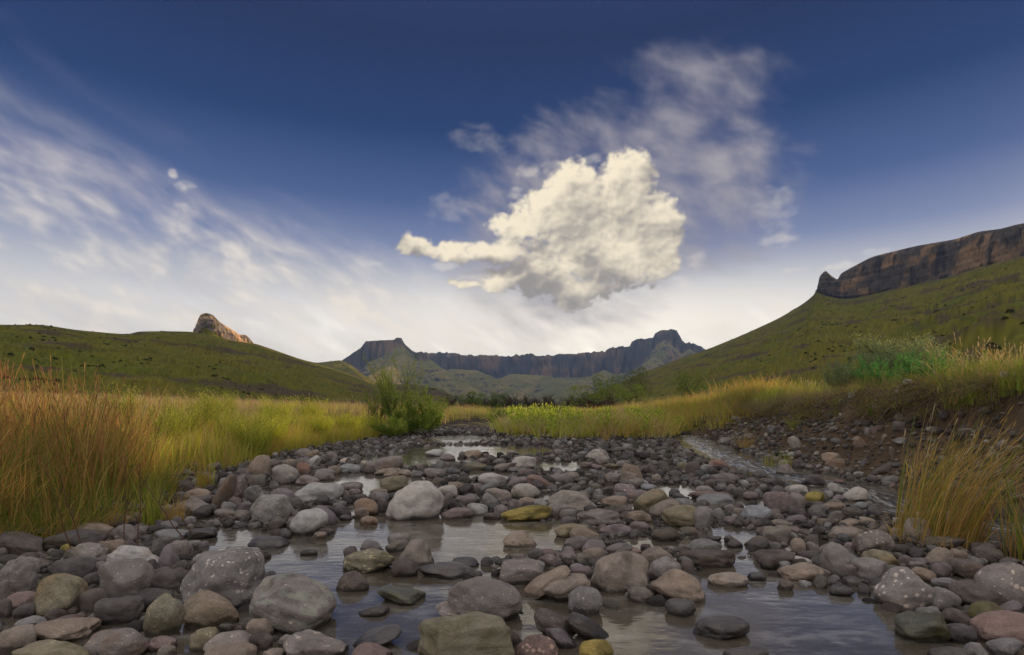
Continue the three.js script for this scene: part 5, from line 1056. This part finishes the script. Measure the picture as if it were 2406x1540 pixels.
// leafy herbs scattered through the bright grass bed
{ const r = rng(55), B = new Blades(); for (let k = 0; k < 26; k++) { const a = r() * 6.28, b = r() * .3, h = .35 + r() * .45; for (let i = 0; i < 14; i++) { const t = .3 + .7 * r(), x = Math.cos(a) * b * (.4 + t), z = Math.sin(a) * b * (.4 + t); B.leaf(x, h * t, z, r() - .5, .3 + r() * .5, r() - .5, .07 + r() * .05, .03, r, vary(pickFrom([LIME, BRIGHT, [.40, .50, .08], GREEN], r), r, .5)); } }
  const g = B.build(); const m = sites(240, 56, (q) => { const d = 21.8 + 30 * q() ** 1.7, x = -6 + q() * (d * .5 + 7); if ((island(x, d) < .55 && d < 50) || x > along(RIGHT_EDGE, d)[1]) return; return [x, d, .7 + q() * .7, 0]; });
  stand('meadow_herbs', 'leafy lime-green herbs among the bright grass', [g], m, 57); }
const G1 = 'bushes on the near bank', G2 = 'shrubs along the river', G3 = 'trees and shrubs across the meadow', G4 = 'shrubs on the terrace';
plant(fineBush[0], 'bush', -7.2, 15.2, [1.15, 1.0], .3, 'olive fine-leaved bush with dark fanned stems behind the tan boulder', 'bush', G1);
plant(fineBush[1], 'bush', -6.7, 14.9, [1.0, .95], 2, 'yellow-green fine-leaved bush beside the leaning tan boulder', 'bush', G1);
plant(fineBush[2], 'bush', -8.2, 14.2, [1.1, 1.0], 4, 'dark-stemmed green bush at the edge of the rusty grass', 'bush', G1);
plant(fineBush[0], 'bush', -8.9, 16.5, [1.1, 1.05], 5, 'fine-leaved bush rising out of the rusty grass', 'bush', G1);
plant(fineBush[1], 'bush', -7.4, 18.2, [1.0, .95], 1, 'yellow-green bush behind a heap of grey boulders', 'bush', G1);
plant(fineBush[2], 'bush', -9.6, 19, [1.2, 1.1], 1.7, 'green feathery bush half hidden in pale grass', 'bush', G1);
plant(limeBush[0], 'bush', -6.7, 19.8, [1.05, 1], 0, 'lime-green bush with golden stems above the boulders', 'bush', G1);
plant(limeBush[1], 'bush', -6.1, 21.4, [1.05, 1], 2, 'lime-green bush beside the leafy river shrub', 'bush', G1);
plant(limeBush[0], 'bush', -7.6, 21.8, [1.1, 1.05], 3, 'lime-green bush against pale pink grass', 'bush', G1);
plant(fineBush[1], 'bush', -7.9, 12.9, [.9, .85], 3.3, 'yellow-green bush where the rusty grass thins out', 'bush', G1);
plant(fineBush[0], 'bush', -9.6, 13.8, [1.2, 1.1], 1.1, 'large olive bush wrapped in tall rusty grass', 'bush', G1);
plant(limeBush[1], 'bush', -7.0, 16.6, [1.1, 1.0], 4.1, 'lime bush above the upright pink and grey stones', 'bush', G1);
plant(limeBush[0], 'bush', -8.4, 20.4, [1.2, 1.15], 5.1, 'tall lime bush under the dead branching bush', 'bush', G1);
plant(limeBush[1], 'bush', -5.9, 23.4, [.9, .85], 5.6, 'small lime bush at the foot of the feathery shrub', 'bush', G1);
plant(feather[0], 'shrub', -4.95, 24.4, [1.55, 1.5], .5, 'tall feathery green shrub with upright shoots by the river', 'shrub', G2);
plant(feather[1], 'shrub', -5.9, 25.2, [.8, .85], 2, 'thin dark shoots beside the tall feathery shrub', 'shrub', G2);
plant(roundBush[0], 'shrub', -3.8, 25.4, [1.45, 1.6], 1, 'dense dark green shrub overhanging the pebble bank', 'shrub', G2);
plant(roundBush[1], 'shrub', -4.75, 22.8, [.8, .75], 3, 'low dark green bush at the water below the tall shrub', 'shrub', G2);
plant(roundBush[2], 'shrub', -4.3, 24.2, [1.15, 1.2], 5, 'mid-green shrub between the tall shrub and the pebble bank', 'shrub', G2);
plant(bare[0], 'dead_bush', -9.6, 27, [.8, .8], 0, 'bare branching dead bush above the pale grass', 'bush', G2);
plant(bare[1], 'dead_bush', -7.0, 27.5, [.9, .8], 2, 'bare twiggy bush behind the feathery shrub', 'bush', G2);
plant(roundBush[1], 'shrub', -.7, 34, [.9, .95], 2, 'bright rounded shrub at the tip of the grass bed', 'shrub', G3);
plant(roundBush[2], 'shrub', .9, 36, [.9, .9], 4, 'bright leafy shrub in the middle of the grass bed', 'shrub', G3);
plant(roundBush[0], 'shrub', 3.6, 40, [.9, 1.0], 3, 'dark leafy shrub beside bright grass', 'shrub', G3);
plant(smallTree[0], 'tree', -5.0, 72, [.95, .82], 0, 'round green tree alone on the far flat', 'tree', G3);
plant(smallTree[1], 'tree', -1.7, 72, [.9, .8], 2, 'round green tree beside the dark thicket', 'tree', G3);
plant(smallTree[0], 'tree', 8.2, 60, [1.1, .95], 4, 'spreading green tree at the foot of the hill', 'tree', G3);
plant(smallTree[1], 'tree', 10.4, 61, [1.0, 1.2], 1, 'upright green tree among the meadow trees', 'tree', G3);
plant(smallTree[2], 'tree', 13.1, 60, [1.0, 1.35], 3, 'tall dark tree with a grey lower crown', 'tree', G3);
plant(smallTree[0], 'tree', 11.7, 57, [1.0, .8], 5, 'low light green tree between two taller ones', 'tree', G3);
plant(smallTree[1], 'tree', 12.6, 40, [.8, .78], 1.4, 'open-branched green shrub tree on the terrace edge', 'tree', G3);
plant(roundBush[0], 'shrub', 14.4, 38, [1, 1], 3.4, 'dark twiggy shrub beside the open-branched tree', 'shrub', G4);
plant(roundBush[2], 'shrub', 17.5, 44, [1, .9], 3.4, 'rounded shrub on the grassy terrace', 'shrub', G4);
plant(greyBush[0], 'shrub', 10.7, 16.4, [1.35, 1.2], 0, 'broad grey-green shrub on the terrace', 'shrub', G4);
plant(greyBush[1], 'shrub', 11.8, 16.8, [1.4, 1.35], 2, 'tall grey-green shrub topped with yellow', 'shrub', G4);
plant(greyBush[0], 'shrub', 12.6, 18, [1.3, 1.4], 3.5, 'grey-green shrub behind the yellow-topped one', 'shrub', G4);
plant(greyBush[1], 'shrub', 9.6, 16.2, [.8, .75], 4.4, 'small grey-green shrub at the bank lip', 'shrub', G4);
plant(fernBush[0], 'shrub', 8.95, 13.6, [1.2, 1.05], 1, 'bright green ferny shrub on the lip of the bank', 'shrub', G4);
plant(fernBush[1], 'shrub', 9.15, 12.7, [1.1, 1.05], 2.4, 'emerald ferny shrub hanging over the earth bank', 'shrub', G4);
plant(fineBush[1], 'shrub', 8.2, 16.0, [.7, .55], 0, 'dark yellowish bush clinging to the bank face', 'shrub', G4, .5);
plant(bare[2], 'dead_bush', 13.6, 20.5, [.9, .95], 0, 'bare dead stems standing above the terrace shrubs', 'bush', G4);
plant(feather[1], 'shrub', 12.8, 21, [.7, .75], 0, 'thin upright leafy shoots beside the bare stems', 'shrub', G4);
for (let k = 0; k < 26; k++) { const r = rng(700 + k), x = -9 + k * .95 + r() * 1.5; plant(thicket[k % 2], 'thicket_bush', x, 74 + r() * 26, [1.5 + r() * .6, 1.1 + r() * .4], r() * 6, 'leafless grey-brown bush of the thicket on the far flat', 'bush', 'leafless thicket across the valley floor'); }
// dead reddish stems among the boulders below the tall grass
for (const [x, d, h, lx, n] of [[-4.45, 5.75, .85, -.28, 0], [-4.3, 5.7, .75, -.25, 1], [-3.95, 5.8, .95, -.02, 2], [-3.72, 5.65, .9, 0, 3], [-3.35, 5.9, .8, -.75, 4]]) {
  const B = new Blades(), r = rng(800 + n); let q = [0, 0, 0]; const m = 7;
  for (let i = 0; i < m; i++) { const e = [q[0] + lx * h / m + (r() - .5) * .03, q[1] + h / m, q[2] + (r() - .5) * .03]; B.tube(q, e, .007 * (1 - i / m * .6), .007 * (1 - (i + 1) / m * .6), [.13, .065, .05]); if (i > 1 && r() < .6) B.tube(e, [e[0] + (r() - .5) * .2, e[1] + .1 + r() * .1, e[2] + (r() - .5) * .2], .004, .002, [.13, .07, .05]); q = e; }
  const g = put(new THREE.Mesh(B.build(), stemMat), 'dead_sapling'); g.position.set(x, groundAt(x, d) + .05, -d); tag(g, ['reddish dead sapling leaning left over the brown boulders', 'thin reddish dead sapling between two leaning ones', 'straight upright reddish dead sapling among boulders', 'straight reddish dead sapling beside the pale flat boulder', 'long reddish dead sapling lying far over to one side'][n], 'stem', 'dead stems below the tall grass');
}
// a broad-leaved plant on the bank face
{
  const g = new THREE.Group(); put(g, 'broad_leaf_plant'); const r = rng(900);
  const leafGeo = (() => { const s = new THREE.Shape(); s.moveTo(0, 0); s.bezierCurveTo(.09, .02, .11, .16, 0, .3); s.bezierCurveTo(-.11, .16, -.09, .02, 0, 0); const q = new THREE.ExtrudeGeometry(s, { depth: .002, bevelEnabled: false }); const c = new Float32Array(q.attributes.position.count * 3); for (let k = 0; k < c.length; k += 3) c.set([.16, .27, .04], k); q.setAttribute('color', new THREE.BufferAttribute(c, 3)); return q; })();
  [[0, 0, 0, 2.7, 1], [.22, .12, 0, -1.1, .7], [.34, .17, .02, -.7, .65], [.46, .22, 0, -1.0, .6]].forEach(([x, y, z, a, s]) => { const m = new THREE.Mesh(leafGeo, leafMat); put(m, 'leaf', g); m.position.set(x, y, z); m.rotation.set(-.3, r() * .6 - .3, a); m.scale.setScalar(s); });
  g.position.set(8.15, 1.55, -12.9); tag(g, 'broad-leaved green plant on the face of the eroded bank', 'plant');
}
// low dark scrub dotted over the hills
{
  const B = new Blades(), r = rng(77); for (let k = 0; k < 130; k++) { const a = r() * 6.28, e = Math.acos(r()), q = .55 + .45 * r(), x = Math.cos(a) * Math.sin(e) * q * .5, z = Math.sin(a) * Math.sin(e) * q * .5, y = Math.cos(e) * q * .7; B.leaf(x, y, z, x + (r() - .5), y + (r() - .3) * .6, z + (r() - .5), .26, .16, r, vary(pickFrom([[.045, .06, .018], [.06, .075, .024], [.08, .085, .03]], r), r, .5)); }
  const geo = B.build(), M = new THREE.Matrix4(), Q = new THREE.Quaternion(), V = new THREE.Vector3(), S = new THREE.Vector3();
  const hills = scene.children.filter((o) => /^(hill|foothill)/.test(o.name)), list = [];
  for (const [h, count, lo, hi] of [[hills[0], 1500, .5, 1.9], [hills[1], 2600, .6, 2.6], [hills[2], 60, 3, 6], [hills[3], 400, 1.5, 5]]) {
    const p = h.geometry.attributes.position; let n = 0;
    for (let t = 0; t < count * 30 && n < count; t++) { const k = Math.floor(r() * p.count), x = p.getX(k), y = p.getY(k), z = p.getZ(k); if (fbm(x / 45, z / 45, 3, 3) + noise(x / 9, z / 9, 2) * .5 < .16 + r() * .2) continue; if (y < 2) continue; const s = lo + (hi - lo) * r() ** 2.5; list.push(M.compose(V.set(x, y - s * .1, z), Q.setFromAxisAngle(new THREE.Vector3(0, 1, 0), r() * 6), S.set(s * 1.3, s, s * 1.3)).clone()); n++; }
  }
  const m = new THREE.InstancedMesh(geo, leafMat, list.length); list.forEach((a, i) => m.setMatrixAt(i, a)); stuff(m, 'hillside_scrub', 'low dark bushes dotted over the grass hills', 'scrub');
}
console.log('plants done');

scene.fog = new THREE.FogExp2(new THREE.Color().setRGB(.28, .52, 1), 4.4e-5);
renderer.render(scene, camera);
